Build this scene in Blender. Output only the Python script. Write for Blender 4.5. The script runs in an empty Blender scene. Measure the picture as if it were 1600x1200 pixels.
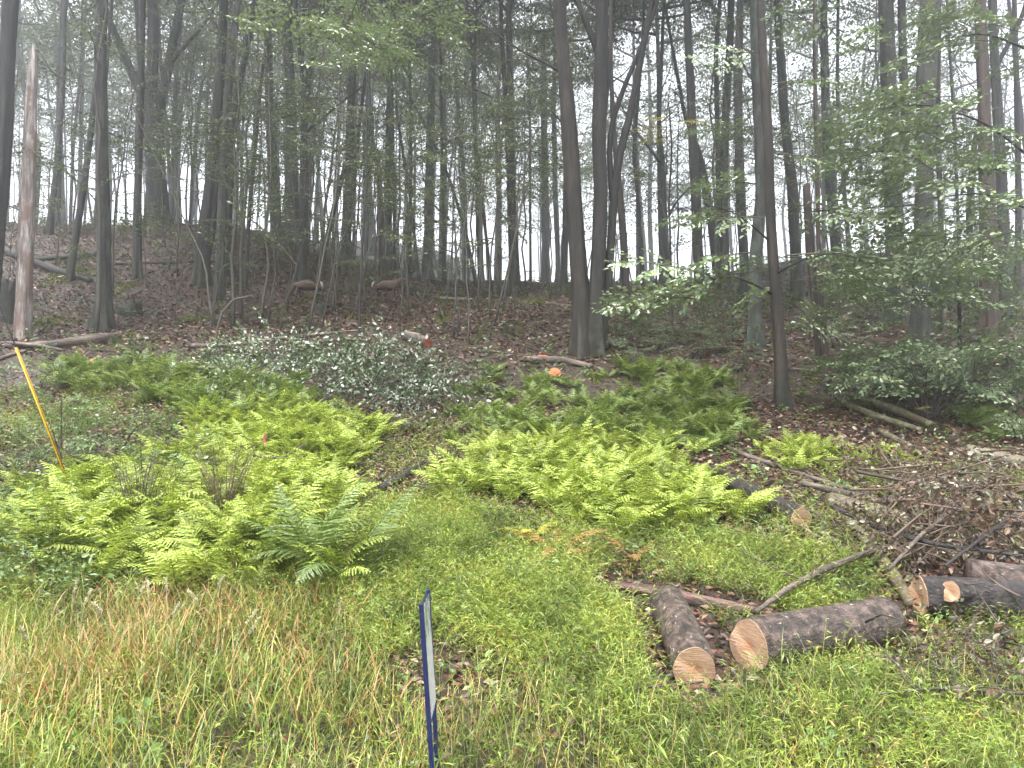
import bpy, math, random
import numpy as np
from mathutils import Vector, Matrix

# ------------------------------------------------------------------ camera, sky, sun, exposure
scene = bpy.context.scene
COL = scene.collection
F = 1150.0; CAM_H = 1.6; PITCH = math.radians(3.0)
cam_d = bpy.data.cameras.new("camera"); cam = bpy.data.objects.new("camera", cam_d); COL.objects.link(cam)
cam.location = (0, 0, CAM_H); cam.rotation_euler = (math.pi/2 + PITCH, 0, 0)
cam_d.sensor_width = 36; cam_d.lens = F/1600*36; cam_d.clip_end = 2000; cam_d.clip_start = 0.05
scene.camera = cam
SUN_EL, SUN_AZ = math.radians(73), math.radians(205)
w = bpy.data.worlds.new("World"); scene.world = w; w.use_nodes = True
nt = w.node_tree; nt.nodes.clear()
out = nt.nodes.new("ShaderNodeOutputWorld"); bg = nt.nodes.new("ShaderNodeBackground")
sky = nt.nodes.new("ShaderNodeTexSky"); sky.sky_type = 'NISHITA'; sky.sun_disc = False
sky.sun_elevation = SUN_EL; sky.sun_rotation = SUN_AZ; sky.dust_density = 3.0; sky.air_density = 1.0
hs = nt.nodes.new("ShaderNodeHueSaturation"); hs.inputs["Saturation"].default_value = 0.22
nt.links.new(sky.outputs[0], hs.inputs["Color"]); nt.links.new(hs.outputs[0], bg.inputs[0]); nt.links.new(bg.outputs[0], out.inputs[0])
bg.inputs[1].default_value = 0.125
sd = bpy.data.lights.new("sun", 'SUN'); sun = bpy.data.objects.new("sun", sd); COL.objects.link(sun)
sd.energy = 1.5; sd.angle = math.radians(25); sd.color = (1.0, 0.96, 0.88)
sdir = Vector((math.sin(SUN_AZ)*math.cos(SUN_EL), math.cos(SUN_AZ)*math.cos(SUN_EL), math.sin(SUN_EL)))
sun.rotation_euler = sdir.to_track_quat('Z', 'Y').to_euler()
scene.view_settings.view_transform = 'Standard'; scene.view_settings.look = 'None'
scene.view_settings.exposure = 2.55; scene.view_settings.gamma = 1.0
cy = scene.cycles
cy.max_bounces = 4; cy.diffuse_bounces = 3; cy.glossy_bounces = 2; cy.transmission_bounces = 3; cy.volume_bounces = 1
cy.transparent_max_bounces = 4; cy.use_denoising = True; cy.caustics_reflective = False; cy.caustics_refractive = False
cy.sample_clamp_indirect = 4.0
HAZE_DENSITY = 0.0047

# ------------------------------------------------------------------ terrain as a height function
TY = np.array([-10, 0, 3.3, 4.5, 5.3, 6.3, 7.5, 8.7, 10, 11.5, 13, 15, 17, 21, 27, 36, 45, 60, 90, 140, 300.])
TZ = np.array([0, 0, 0.0, .15, .30, .50, .70, .93, 1.25, 1.70, 2.28, 2.97, 3.63, 4.7, 6.3, 8.5, 10.1, 11.0, 11.4, 11.0, 8.0])
def sstep(a, b, t):
    t = np.clip((t-a)/(b-a), 0, 1); return t*t*(3-2*t)
def H(x, y):
    x = np.asarray(x, float); y = np.asarray(y, float)
    z = np.interp(y, TY, TZ)
    z = z + 2.4*sstep(3, 14, -x)*sstep(17, 30, y)*(1-.5*sstep(40, 90, y))
    z = z + 1.5*sstep(7, 18, x)*sstep(16, 30, y)*(1-.7*sstep(40, 90, y))
    z = z + 8*sstep(45, 82, y)*sstep(-6, 8, -x)
    z = z + 0.25*sstep(2.5, 5.5, -x)*sstep(7.5, 9.5, y)
    z = z + .05*np.sin(x*1.7+y*.6)*np.sin(y*1.3-x*.4) + .025*np.sin(x*4.1+1.3)*np.sin(y*3.7+.5) + .14*np.sin(x*.45+2)*np.sin(y*.38+1)*sstep(10, 18, y)
    return z
def ray(px, py):
    u = (px-800)/F; v = (600-py)/F
    c, s = math.cos(PITCH), math.sin(PITCH)
    return np.array([u, c - v*s, s + v*c])
def at(px, py, Y):                         # point of the world seen at a photo pixel, Y metres ahead
    d = ray(px, py); return np.array([0, 0, CAM_H]) + d*(Y/d[1])
YS = np.arange(2.2, 60, .02)
def G(px, py):                             # where a pixel's ray meets the ground
    d = ray(px, py)/ray(px, py)[1]
    zz = CAM_H + d[2]*YS; hh = H(d[0]*YS, YS)
    k = np.nonzero(zz <= hh)[0]
    Y = YS[k[0]] if len(k) else 34.0
    return np.array([d[0]*Y, Y, float(H(d[0]*Y, Y))])
def proj(x, y, z):
    c, s = math.cos(PITCH), math.sin(PITCH); zz = z-CAM_H
    dep = y*c + zz*s; up = -y*s + zz*c
    return 800 + F*x/dep, 600 - F*up/dep

# ------------------------------------------------------------------ mesh helpers
class Geo:
    def __init__(s): s.v = []; s.f = []; s.n = 0
    def add(s, v, f, m=0):
        v = np.asarray(v, float).reshape(-1, 3); f = np.asarray(f, np.int64)
        s.v.append(v); s.f.append((f + s.n, m)); s.n += len(v)
    def addmany(s, V, f, m=0):             # V (n,k,3), f template faces
        n, k, _ = V.shape; f = np.asarray(f, np.int64)
        ff = (f[None] + (np.arange(n)*k)[:, None, None]).reshape(-1, f.shape[1])
        s.add(V.reshape(-1, 3), ff, m)
    def merge(s, g, R=None, t=None, m=None):
        if not g.n: return
        V = np.concatenate(g.v)
        if R is not None: V = V @ np.asarray(R).T
        if t is not None: V = V + np.asarray(t)
        base = s.n; s.v.append(V); s.n += len(V)
        for f, mm in g.f: s.f.append((f + base, mm if m is None else m))
    def mergemany(s, g, R, t):             # R (n,3,3) t (n,3)
        V = np.concatenate(g.v); n = len(t); k = len(V)
        W = np.einsum('nij,kj->nki', R, V) + t[:, None, :]
        base = s.n; s.v.append(W.reshape(-1, 3)); s.n += n*k
        for f, mm in g.f:
            s.f.append(((f[None] + (np.arange(n)*k)[:, None, None]).reshape(-1, f.shape[1]) + base, mm))
    def mesh(s, name, mats, smooth=False):
        me = bpy.data.meshes.new(name)
        V = np.concatenate(s.v).astype(np.float32)
        me.vertices.add(len(V)); me.vertices.foreach_set("co", V.ravel())
        loops = np.concatenate([f.ravel() for f, _ in s.f]).astype(np.int32)
        tot = np.concatenate([np.full(len(f), f.shape[1]) for f, _ in s.f]).astype(np.int32)
        mi = np.concatenate([np.full(len(f), m) for f, m in s.f]).astype(np.int32)
        st = np.concatenate([[0], np.cumsum(tot)[:-1]]).astype(np.int32)
        me.loops.add(len(loops)); me.loops.foreach_set("vertex_index", loops)
        me.polygons.add(len(tot)); me.polygons.foreach_set("loop_start", st); me.polygons.foreach_set("loop_total", tot)
        me.polygons.foreach_set("material_index", mi)
        me.polygons.foreach_set("use_smooth", np.full(len(tot), bool(smooth)))
        for m in (mats if isinstance(mats, (list, tuple)) else [mats]): me.materials.append(m)
        me.update(calc_edges=True)
        return me
def obj(name, me, parent=None, loc=None):
    o = bpy.data.objects.new(name, me); COL.objects.link(o)
    if parent: o.parent = parent
    if loc is not None: o.location = tuple(float(c) for c in loc)
    return o
def tag(o, label=None, cat=None, group=None, kind=None):
    if label: o["label"] = label
    if cat: o["category"] = cat
    if group: o["group"] = group
    if kind: o["kind"] = kind
    return o
def norm(v): v = np.asarray(v, float); return v/(np.linalg.norm(v)+1e-12)
def tube(P, R, sides=8, ridge=0, seed=0, cap=True, flare=None):
    P = np.asarray(P, float); n = len(P); R = np.asarray(R, float)
    T = np.gradient(P, axis=0); T /= np.linalg.norm(T, axis=1)[:, None] + 1e-12
    a = np.array([1., 0, 0]) if abs(T[0][0]) < .8 else np.array([0, 1., 0])
    th = np.arange(sides)/sides*2*np.pi
    rg = np.random.RandomState(abs(int(seed))); ph = rg.rand(8)*6.28
    V = np.zeros((n, sides, 3)); u = norm(np.cross(T[0], a))
    for i in range(n):
        u = norm(u - T[i]*np.dot(u, T[i])); v = np.cross(T[i], u)      # parallel transport
        r = np.full(sides, R[i])
        if ridge:
            s = i*.35
            r = r*(1 + ridge*(.5*np.sin(3*th+ph[0]+s*.25)+.6*np.sin(5*th+ph[1]-s*.4)+.5*np.sin(9*th+ph[2]+s*.7)) + ridge*.8*(rg.rand(sides)-.5) + ridge*.5*np.sin(s+ph[3]))
            if flare is not None: r = r*(1 + flare[i]*(.35*np.sin(4*th+ph[4])+.25*np.sin(7*th+ph[5])))
        V[i] = P[i] + np.cos(th)[:, None]*u*r[:, None] + np.sin(th)[:, None]*v*r[:, None]
    q = []
    for i in range(n-1):
        j = np.arange(sides); k = (j+1) % sides
        q.append(np.stack([i*sides+j, i*sides+k, (i+1)*sides+k, (i+1)*sides+j], 1))
    g = Geo(); g.add(V.reshape(-1, 3), np.concatenate(q))
    if cap and sides >= 3:
        g.f.append((np.array([[(n-1)*sides+j for j in range(sides)]]), 0)); g.f.append((np.array([[j for j in reversed(range(sides))]]), 0))
    return g
def resample(pts, radii, step):
    pts = np.asarray(pts, float); d = np.concatenate([[0], np.cumsum(np.linalg.norm(np.diff(pts, axis=0), axis=1))])
    n = max(3, int(d[-1]/step)+1); s = np.linspace(0, d[-1], n)
    # smooth interpolation (Catmull-like via two passes of averaging)
    P = np.stack([np.interp(s, d, pts[:, k]) for k in range(3)], 1); Rr = np.interp(s, d, radii)
    for _ in range(max(1, int(0.04*n))):
        P[1:-1] = .25*P[:-2] + .5*P[1:-1] + .25*P[2:]
    return P, Rr, s
def rotz(a): c, s = math.cos(a), math.sin(a); return np.array([[c, -s, 0], [s, c, 0], [0, 0, 1.]])
def roty(a): c, s = math.cos(a), math.sin(a); return np.array([[c, 0, s], [0, 1, 0], [-s, 0, c]])
def rotx(a): c, s = math.cos(a), math.sin(a); return np.array([[1, 0, 0], [0, c, -s], [0, s, c]])

# ------------------------------------------------------------------ materials
def newmat(name):
    m = bpy.data.materials.new(name); m.use_nodes = True; t = m.node_tree; t.nodes.clear()
    o = t.nodes.new("ShaderNodeOutputMaterial"); return m, t, o
def ramp(t, fac, cols, interp='LINEAR'):
    r = t.nodes.new("ShaderNodeValToRGB"); r.color_ramp.interpolation = interp
    e = r.color_ramp.elements
    while len(e) > 1: e.remove(e[-1])
    e[0].position = cols[0][0]; e[0].color = (*cols[0][1], 1)
    for p, c in cols[1:]:
        x = e.new(p); x.color = (*c, 1)
    t.links.new(fac, r.inputs[0]); return r.outputs[0]
def noise(t, vec, scale, detail=4, rough=.6, stretch=None):
    n = t.nodes.new("ShaderNodeTexNoise"); n.inputs["Scale"].default_value = scale; n.inputs["Detail"].default_value = detail; n.inputs["Roughness"].default_value = rough
    if stretch:
        mp = t.nodes.new("ShaderNodeMapping"); mp.inputs["Scale"].default_value = stretch; t.links.new(vec, mp.inputs[0]); vec = mp.outputs[0]
    t.links.new(vec, n.inputs["Vector"]); return n.outputs[0]
def mixc(t, fac, a, b, mode='MIX'):
    m = t.nodes.new("ShaderNodeMix"); m.data_type = 'RGBA'; m.blend_type = mode
    if isinstance(fac, (int, float)): m.inputs[0].default_value = fac
    else: t.links.new(fac, m.inputs[0])
    for i, c in ((6, a), (7, b)):
        if isinstance(c, tuple): m.inputs[i].default_value = (*c, 1)
        else: t.links.new(c, m.inputs[i])
    return m.outputs[2]
def leafmat(name, cols, rough=.45, transl=.4, spec=.5, rnd=.12, under=None, patchy=None):
    m, t, o = newmat(name)
    g = t.nodes.new("ShaderNodeNewGeometry"); oi = t.nodes.new("ShaderNodeObjectInfo")
    c = ramp(t, g.outputs["Random Per Island"], cols)
    hsv = t.nodes.new("ShaderNodeHueSaturation")
    mr = t.nodes.new("ShaderNodeMapRange"); mr.inputs[3].default_value = 1-rnd*1.6; mr.inputs[4].default_value = 1+rnd*1.6
    t.links.new(oi.outputs["Random"], mr.inputs[0]); t.links.new(mr.outputs[0], hsv.inputs["Value"]); t.links.new(c, hsv.inputs["Color"])
    c = hsv.outputs[0]
    if patchy:                                              # growth varies by patch; dark end also paints shaded gaps between clumps
        tcn = t.nodes.new("ShaderNodeTexCoord")
        c = mixc(t, 1.0, c, ramp(t, noise(t, tcn.outputs["Object"], patchy, 4, .6), [(.36, (.36, .40, .32)), (.5, (.92, .94, .82)), (.66, (1.25, 1.12, .95))]), 'MULTIPLY')
    if under: c = mixc(t, g.outputs["Backfacing"], c, under)
    p = t.nodes.new("ShaderNodeBsdfPrincipled"); p.inputs["Roughness"].default_value = rough; p.inputs["Specular IOR Level"].default_value = spec
    t.links.new(c, p.inputs["Base Color"])
    tr = t.nodes.new("ShaderNodeBsdfTranslucent"); t.links.new(mixc(t, .5, c, (1.0, .95, .35), 'MULTIPLY'), tr.inputs[0])
    ms = t.nodes.new("ShaderNodeMixShader"); ms.inputs[0].default_value = transl
    t.links.new(p.outputs[0], ms.inputs[1]); t.links.new(tr.outputs[0], ms.inputs[2]); t.links.new(ms.outputs[0], o.inputs[0])
    return m
def barkmat(name, dark, light, moss=None, mossh=.8, scale=9, bump=.6, rough=.75, stretch=.16, patch=None, speck=None):
    m, t, o = newmat(name)
    tc = t.nodes.new("ShaderNodeTexCoord"); vec = tc.outputs["Object"]; oi = t.nodes.new("ShaderNodeObjectInfo")
    add = t.nodes.new("ShaderNodeVectorMath"); add.operation = 'ADD'; t.links.new(vec, add.inputs[0])
    sc_ = t.nodes.new("ShaderNodeVectorMath"); sc_.operation = 'SCALE'; sc_.inputs[0].default_value = (17, 9, 5); t.links.new(oi.outputs["Random"], sc_.inputs["Scale"])
    t.links.new(sc_.outputs[0], add.inputs[1]); v = add.outputs[0]
    n1 = noise(t, v, scale, 8, .72, (1, 1, stretch)); n2 = noise(t, v, 1.1, 3, .5); n3 = noise(t, v, 45, 3, .6, (1, 1, .4))
    c = ramp(t, n1, [(.38, dark), (.5, tuple(a*.6+b*.4 for a, b in zip(dark, light))), (.62, tuple(x*1.25 for x in light))])
    c = mixc(t, .45, c, ramp(t, n2, [(.3, (.55, .55, .55)), (.7, (1.25, 1.22, 1.2))]), 'MULTIPLY')
    if patch: c = mixc(t, ramp(t, noise(t, v, 3.2, 5, .6, (1, 1, .5)), [(.5, (0, 0, 0)), (.58, (1, 1, 1))]), c, patch)
    if speck:
        c = mixc(t, ramp(t, noise(t, v, 60, 2, .5, (1, 1, .35)), [(.68, (0, 0, 0)), (.72, (1, 1, 1))]), c, speck)
    if moss:
        sx = t.nodes.new("ShaderNodeSeparateXYZ"); t.links.new(vec, sx.inputs[0])
        mr = t.nodes.new("ShaderNodeMapRange"); mr.inputs[1].default_value = 0; mr.inputs[2].default_value = mossh; mr.inputs[3].default_value = .75; mr.inputs[4].default_value = .0
        t.links.new(sx.outputs[2], mr.inputs[0])
        mm = t.nodes.new("ShaderNodeMath"); mm.operation = 'MULTIPLY'; t.links.new(mr.outputs[0], mm.inputs[0]); t.links.new(ramp(t, noise(t, v, 7, 4), [(.4, (0, 0, 0)), (.6, (1, 1, 1))]), mm.inputs[1])
        c = mixc(t, mm.outputs[0], c, moss)
    b = t.nodes.new("ShaderNodeBump"); b.inputs["Strength"].default_value = bump; b.inputs["Distance"].default_value = .05
    ad = t.nodes.new("ShaderNodeMath"); ad.operation = 'MULTIPLY_ADD'; ad.inputs[1].default_value = .25; t.links.new(n3, ad.inputs[0]); t.links.new(n1, ad.inputs[2])
    t.links.new(ad.outputs[0], b.inputs["Height"])
    p = t.nodes.new("ShaderNodeBsdfPrincipled"); p.inputs["Roughness"].default_value = rough
    t.links.new(c, p.inputs["Base Color"]); t.links.new(b.outputs[0], p.inputs["Normal"]); t.links.new(p.outputs[0], o.inputs[0])
    return m
def cutmat(name, c1, c2, core):
    m, t, o = newmat(name)
    tc = t.nodes.new("ShaderNodeTexCoord")
    sx = t.nodes.new("ShaderNodeVectorMath"); sx.operation = 'MULTIPLY'; sx.inputs[1].default_value = (1, 1, 0); t.links.new(tc.outputs["Object"], sx.inputs[0])
    ln = t.nodes.new("ShaderNodeVectorMath"); ln.operation = 'LENGTH'; t.links.new(sx.outputs[0], ln.inputs[0])
    nz = noise(t, tc.outputs["Object"], 14, 5)
    a = t.nodes.new("ShaderNodeMath"); a.operation = 'MULTIPLY_ADD'; a.inputs[1].default_value = .05; t.links.new(nz, a.inputs[0]); t.links.new(ln.outputs["Value"], a.inputs[2])
    s = t.nodes.new("ShaderNodeMath"); s.operation = 'MULTIPLY'; s.inputs[1].default_value = 420; t.links.new(a.outputs[0], s.inputs[0])
    sn = t.nodes.new("ShaderNodeMath"); sn.operation = 'SINE'; t.links.new(s.outputs[0], sn.inputs[0])
    c = ramp(t, sn.outputs[0], [(0, tuple(x*.6+y*.4 for x, y in zip(c1, c2))), (1, c2)])
    c = mixc(t, ramp(t, noise(t, tc.outputs['Object'], 9, 3), [(.4, (0, 0, 0)), (.62, (1, 1, 1))]), c, c1)
    c = mixc(t, ramp(t, a.outputs[0], [(.035, (1, 1, 1)), (.085, (0, 0, 0))]), c, core)
    c = mixc(t, .6, c, ramp(t, noise(t, tc.outputs["Object"], 22, 6, .7, (3, .5, 1)), [(.3, (.35, .3, .26)), (.5, (.85, .8, .75)), (.65, (1.15, 1.1, 1.05))]), 'MULTIPLY')
    b = t.nodes.new("ShaderNodeBump"); b.inputs["Strength"].default_value = .5; b.inputs["Distance"].default_value = .01; t.links.new(noise(t, tc.outputs["Object"], 30, 4, .6, (4, .4, 1)), b.inputs["Height"])
    p = t.nodes.new("ShaderNodeBsdfPrincipled"); p.inputs["Roughness"].default_value = .7
    t.links.new(c, p.inputs["Base Color"]); t.links.new(b.outputs[0], p.inputs["Normal"]); t.links.new(p.outputs[0], o.inputs[0]); return m
def plain(name, col, rough=.5, metal=0, vary=.25, scale=20, bump=.1):
    m, t, o = newmat(name); tc = t.nodes.new("ShaderNodeTexCoord"); n = noise(t, tc.outputs["Object"], scale, 5)
    c = ramp(t, n, [(.3, tuple(x*(1-vary) for x in col)), (.7, tuple(min(1, x*(1+vary)) for x in col))])
    p = t.nodes.new("ShaderNodeBsdfPrincipled"); p.inputs["Roughness"].default_value = rough; p.inputs["Metallic"].default_value = metal
    b = t.nodes.new("ShaderNodeBump"); b.inputs["Strength"].default_value = bump; b.inputs["Distance"].default_value = .01
    t.links.new(n, b.inputs["Height"]); t.links.new(b.outputs[0], p.inputs["Normal"]); t.links.new(c, p.inputs["Base Color"]); t.links.new(p.outputs[0], o.inputs[0]); return m

M = {}
M['canopy'] = leafmat("canopy_leaf", [(0, (.030, .047, .024)), (.5, (.060, .085, .043)), (1, (.11, .14, .065))], .36, .52)
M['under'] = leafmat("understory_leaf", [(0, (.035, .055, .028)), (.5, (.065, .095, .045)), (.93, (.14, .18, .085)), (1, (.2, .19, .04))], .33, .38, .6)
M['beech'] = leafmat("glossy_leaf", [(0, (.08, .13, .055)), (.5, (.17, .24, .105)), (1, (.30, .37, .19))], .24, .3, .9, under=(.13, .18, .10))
M['yellow'] = leafmat("yellow_leaf", [(0, (.25, .25, .03)), (1, (.40, .33, .04))], .4, .4)
M['pale'] = leafmat("felled_leaf", [(0, (.03, .055, .02)), (.5, (.07, .12, .045)), (.66, (.16, .22, .12)), (.78, (.40, .45, .37)), (1, (.50, .55, .47))], .35, .25, .7)  # whitest stops paint wet sheen into the colour, along with pale undersides
M['dead'] = leafmat("withered_leaf", [(0, (.02, .013, .009)), (.4, (.07, .04, .025)), (.7, (.15, .09, .055)), (.85, (.10, .12, .06)), (1, (.38, .34, .27))], .5, .2, .5)
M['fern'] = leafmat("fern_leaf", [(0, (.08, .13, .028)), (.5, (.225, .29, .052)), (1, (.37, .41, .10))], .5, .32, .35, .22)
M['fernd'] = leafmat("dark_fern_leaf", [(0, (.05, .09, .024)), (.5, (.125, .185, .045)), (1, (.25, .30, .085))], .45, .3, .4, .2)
M['fernx'] = leafmat('deep_fern_leaf', [(0, (.05, .085, .022)), (.5, (.10, .15, .04)), (1, (.17, .22, .07))], .4, .3, .5)
M['fernw'] = leafmat("withered_fern_leaf", [(0, (.17, .07, .025)), (.5, (.26, .13, .05)), (1, (.36, .27, .09))], .6, .35, .3)
M['ferny'] = leafmat("yellow_fern_leaf", [(0, (.33, .33, .04)), (1, (.45, .40, .06))], .6, .35, .3)
M['stilt'] = leafmat("stiltgrass_leaf", [(0, (.11, .17, .03)), (.45, (.23, .33, .055)), (.88, (.37, .46, .10)), (.96, (.40, .36, .12)), (1, (.35, .18, .08))], .4, .3, .6, patchy=2.2)
M['grass'] = leafmat("grass_blade", [(0, (.08, .13, .02)), (.5, (.16, .22, .04)), (.78, (.30, .33, .09)), (.88, (.40, .33, .15)), (1, (.42, .22, .09))], .4, .3, .4, patchy=2.5)
M['dry'] = leafmat("dry_grass_blade", [(0, (.11, .15, .035)), (.25, (.27, .25, .09)), (.5, (.42, .215, .09)), (.8, (.42, .31, .17)), (1, (.36, .13, .06))], .5, .3, .4)
M['weed'] = leafmat("weed_leaf", [(0, (.06, .12, .03)), (.6, (.11, .19, .05)), (1, (.17, .26, .08))], .4, .35, .5)
M['blueweed'] = leafmat("cool_weed_leaf", [(0, (.06, .11, .035)), (.6, (.12, .19, .065)), (1, (.22, .29, .13))], .35, .3, .6)
M['litter'] = leafmat("litter_leaf", [(0, (.010, .006, .005)), (.4, (.042, .019, .013)), (.75, (.12, .050, .031)), (.95, (.19, .10, .06)), (.975, (.42, .34, .24)), (1, (.16, .18, .05))], .42, .12, .5)
M['moss'] = leafmat("moss_tuft", [(0, (.05, .07, .015)), (1, (.12, .14, .03))], .8, .2, .2)
M['twig'] = plain("twig_bark", (.045, .036, .028), .7)
M['twigd'] = plain("dry_twig_bark", (.075, .05, .036), .65)
M['stem'] = plain("sapling_bark", (.045, .04, .032), .7)
M['bark'] = barkmat("dark_wet_bark", (.003, .0028, .0028), (.020, .017, .015), moss=(.035, .045, .018), mossh=1.2, bump=.9)
M['barkg'] = barkmat("grey_bark", (.005, .0045, .004), (.030, .027, .024), moss=(.02, .028, .012), mossh=1.5, patch=(.034, .038, .030), bump=.8)
M['barkl'] = barkmat("lichen_bark", (.012, .012, .010), (.035, .036, .03), moss=(.02, .03, .015), patch=(.05, .06, .048))
M['barkb'] = barkmat("brown_bark", (.003, .0022, .0016), (.032, .022, .016), moss=(.02, .026, .01), scale=7)
M['barkr'] = barkmat("reddish_dead_bark", (.010, .006, .0045), (.045, .026, .02), scale=7)
M['snag'] = barkmat("stripped_pink_wood", (.06, .045, .04), (.36, .32, .295), scale=9, patch=(.15, .10, .08), bump=.6, stretch=.12)
M['log'] = barkmat("wet_log_bark", (.015, .010, .008), (.11, .078, .065), scale=16, bump=.9, rough=.42, stretch=.9, speck=(.32, .29, .25))
M['logd'] = barkmat("black_wet_log_bark", (.005, .004, .004), (.036, .028, .027), scale=14, bump=.9, rough=.35, stretch=.8, speck=(.16, .14, .13))
M['logg'] = barkmat("olive_smooth_bark", (.06, .055, .03), (.17, .155, .09), scale=10, bump=.35, rough=.45, stretch=2.5, speck=(.35, .33, .26), patch=(.09, .07, .045))
M['logr'] = barkmat("split_furrowed_bark", (.025, .015, .012), (.19, .11, .09), scale=12, bump=1, stretch=.08)
M['logp'] = barkmat("weathered_log_bark", (.03, .022, .018), (.13, .10, .082), scale=9, bump=.6, stretch=.25, moss=None)
M['cut'] = cutmat("fresh_cut_wood", (.30, .19, .12), (.38, .26, .17), (.27, .135, .07))
M['cuto'] = cutmat("orange_cut_wood", (.36, .10, .03), (.46, .16, .05), (.28, .06, .02))
M['cutd'] = cutmat("red_cut_wood", (.22, .035, .014), (.28, .055, .02), (.2, .03, .01))
M['core'] = plain("inner_wood", (.5, .26, .12), .7)

# ground
def groundmat():
    m, t, o = newmat("forest_soil"); tc = t.nodes.new("ShaderNodeTexCoord"); v = tc.outputs["Object"]
    def vor(scale):
        x = t.nodes.new("ShaderNodeTexVoronoi"); x.inputs["Scale"].default_value = scale; x.inputs["Randomness"].default_value = 1
        mp = t.nodes.new("ShaderNodeVectorMath"); mp.operation = 'ADD'; nn = t.nodes.new("ShaderNodeTexNoise"); nn.inputs["Scale"].default_value = 6
        sc = t.nodes.new("ShaderNodeVectorMath"); sc.operation = 'SCALE'; sc.inputs["Scale"].default_value = .25
        t.links.new(v, nn.inputs["Vector"]); t.links.new(nn.outputs[1], sc.inputs[0]); t.links.new(v, mp.inputs[0]); t.links.new(sc.outputs[0], mp.inputs[1]); t.links.new(mp.outputs[0], x.inputs["Vector"])
        return x
    a = vor(15); b = vor(7)
    sep = t.nodes.new("ShaderNodeSeparateColor"); t.links.new(a.outputs["Color"], sep.inputs[0])
    c = ramp(t, sep.outputs[0], [(0, (.008, .005, .004)), (.5, (.032, .015, .011)), (.85, (.065, .03, .02)), (1, (.13, .07, .04))])
    c = mixc(t, ramp(t, a.outputs["Distance"], [(.0, (0, 0, 0)), (.6, (.7, .7, .7))]), c, (.012, .008, .006))
    c = mixc(t, ramp(t, noise(t, v, 1.3, 6, .65), [(.53, (0, 0, 0)), (.68, (.75, .75, .75))]), c, (.035, .042, .014))
    c = mixc(t, ramp(t, noise(t, v, .7, 4), [(.45, (0, 0, 0)), (.6, (.6, .6, .6))]), c, (.02, .013, .010))
    bm = t.nodes.new("ShaderNodeBump"); bm.inputs["Strength"].default_value = .8; bm.inputs["Distance"].default_value = .04; t.links.new(sep.outputs[1], bm.inputs["Height"])
    p = t.nodes.new("ShaderNodeBsdfPrincipled"); p.inputs["Roughness"].default_value = .6
    t.links.new(c, p.inputs["Base Color"]); t.links.new(bm.outputs[0], p.inputs["Normal"]); t.links.new(p.outputs[0], o.inputs[0]); return m
xs = np.concatenate([np.linspace(-160, -26, 30), np.linspace(-25, 25, 260), np.linspace(26, 160, 30)])
ysg = np.concatenate([np.linspace(-25, 1, 12), np.linspace(1.3, 30, 230), np.linspace(30.4, 60, 60), np.linspace(62, 260, 40)])
X, Yg = np.meshgrid(xs, ysg); Z = H(X, Yg)
nx, ny = len(xs), len(ysg)
ii, jj = np.meshgrid(np.arange(nx-1), np.arange(ny-1)); k0 = (jj*nx+ii).ravel()
g = Geo(); g.add(np.stack([X, Yg, Z], -1).reshape(-1, 3), np.stack([k0, k0+1, k0+nx+1, k0+nx], 1))
tag(obj("ground", g.mesh("ground", groundmat(), True)), kind="structure")

# ------------------------------------------------------------------ leaves and boughs
LEAF_HI = (np.array([[0, 0, 0], [.3, .25, .05], [.68, .22, .05], [1, 0, -.06], [.68, -.22, .05], [.3, -.25, .05]]), np.array([[0, 3, 2, 1], [0, 5, 4, 3]]))
LEAF_LO = (np.array([[0, 0, 0], [.5, .27, .06], [1, 0, -.03], [.5, -.27, .06]]), np.array([[0, 3, 2, 1]]))
def leaves(rs, P, D, N, size, hi=True, m=0):        # P base points, D directions, N approx normals
    V, f = LEAF_HI if hi else LEAF_LO
    D = D/np.linalg.norm(D, axis=1)[:, None]; S = np.cross(N, D); S /= np.linalg.norm(S, axis=1)[:, None]+1e-9; N2 = np.cross(D, S)
    W = P[:, None] + (V[None, :, 0:1]*D[:, None] + V[None, :, 1:2]*S[:, None] + V[None, :, 2:3]*N2[:, None])*np.asarray(size).reshape(-1, 1, 1)
    return W, f
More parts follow.
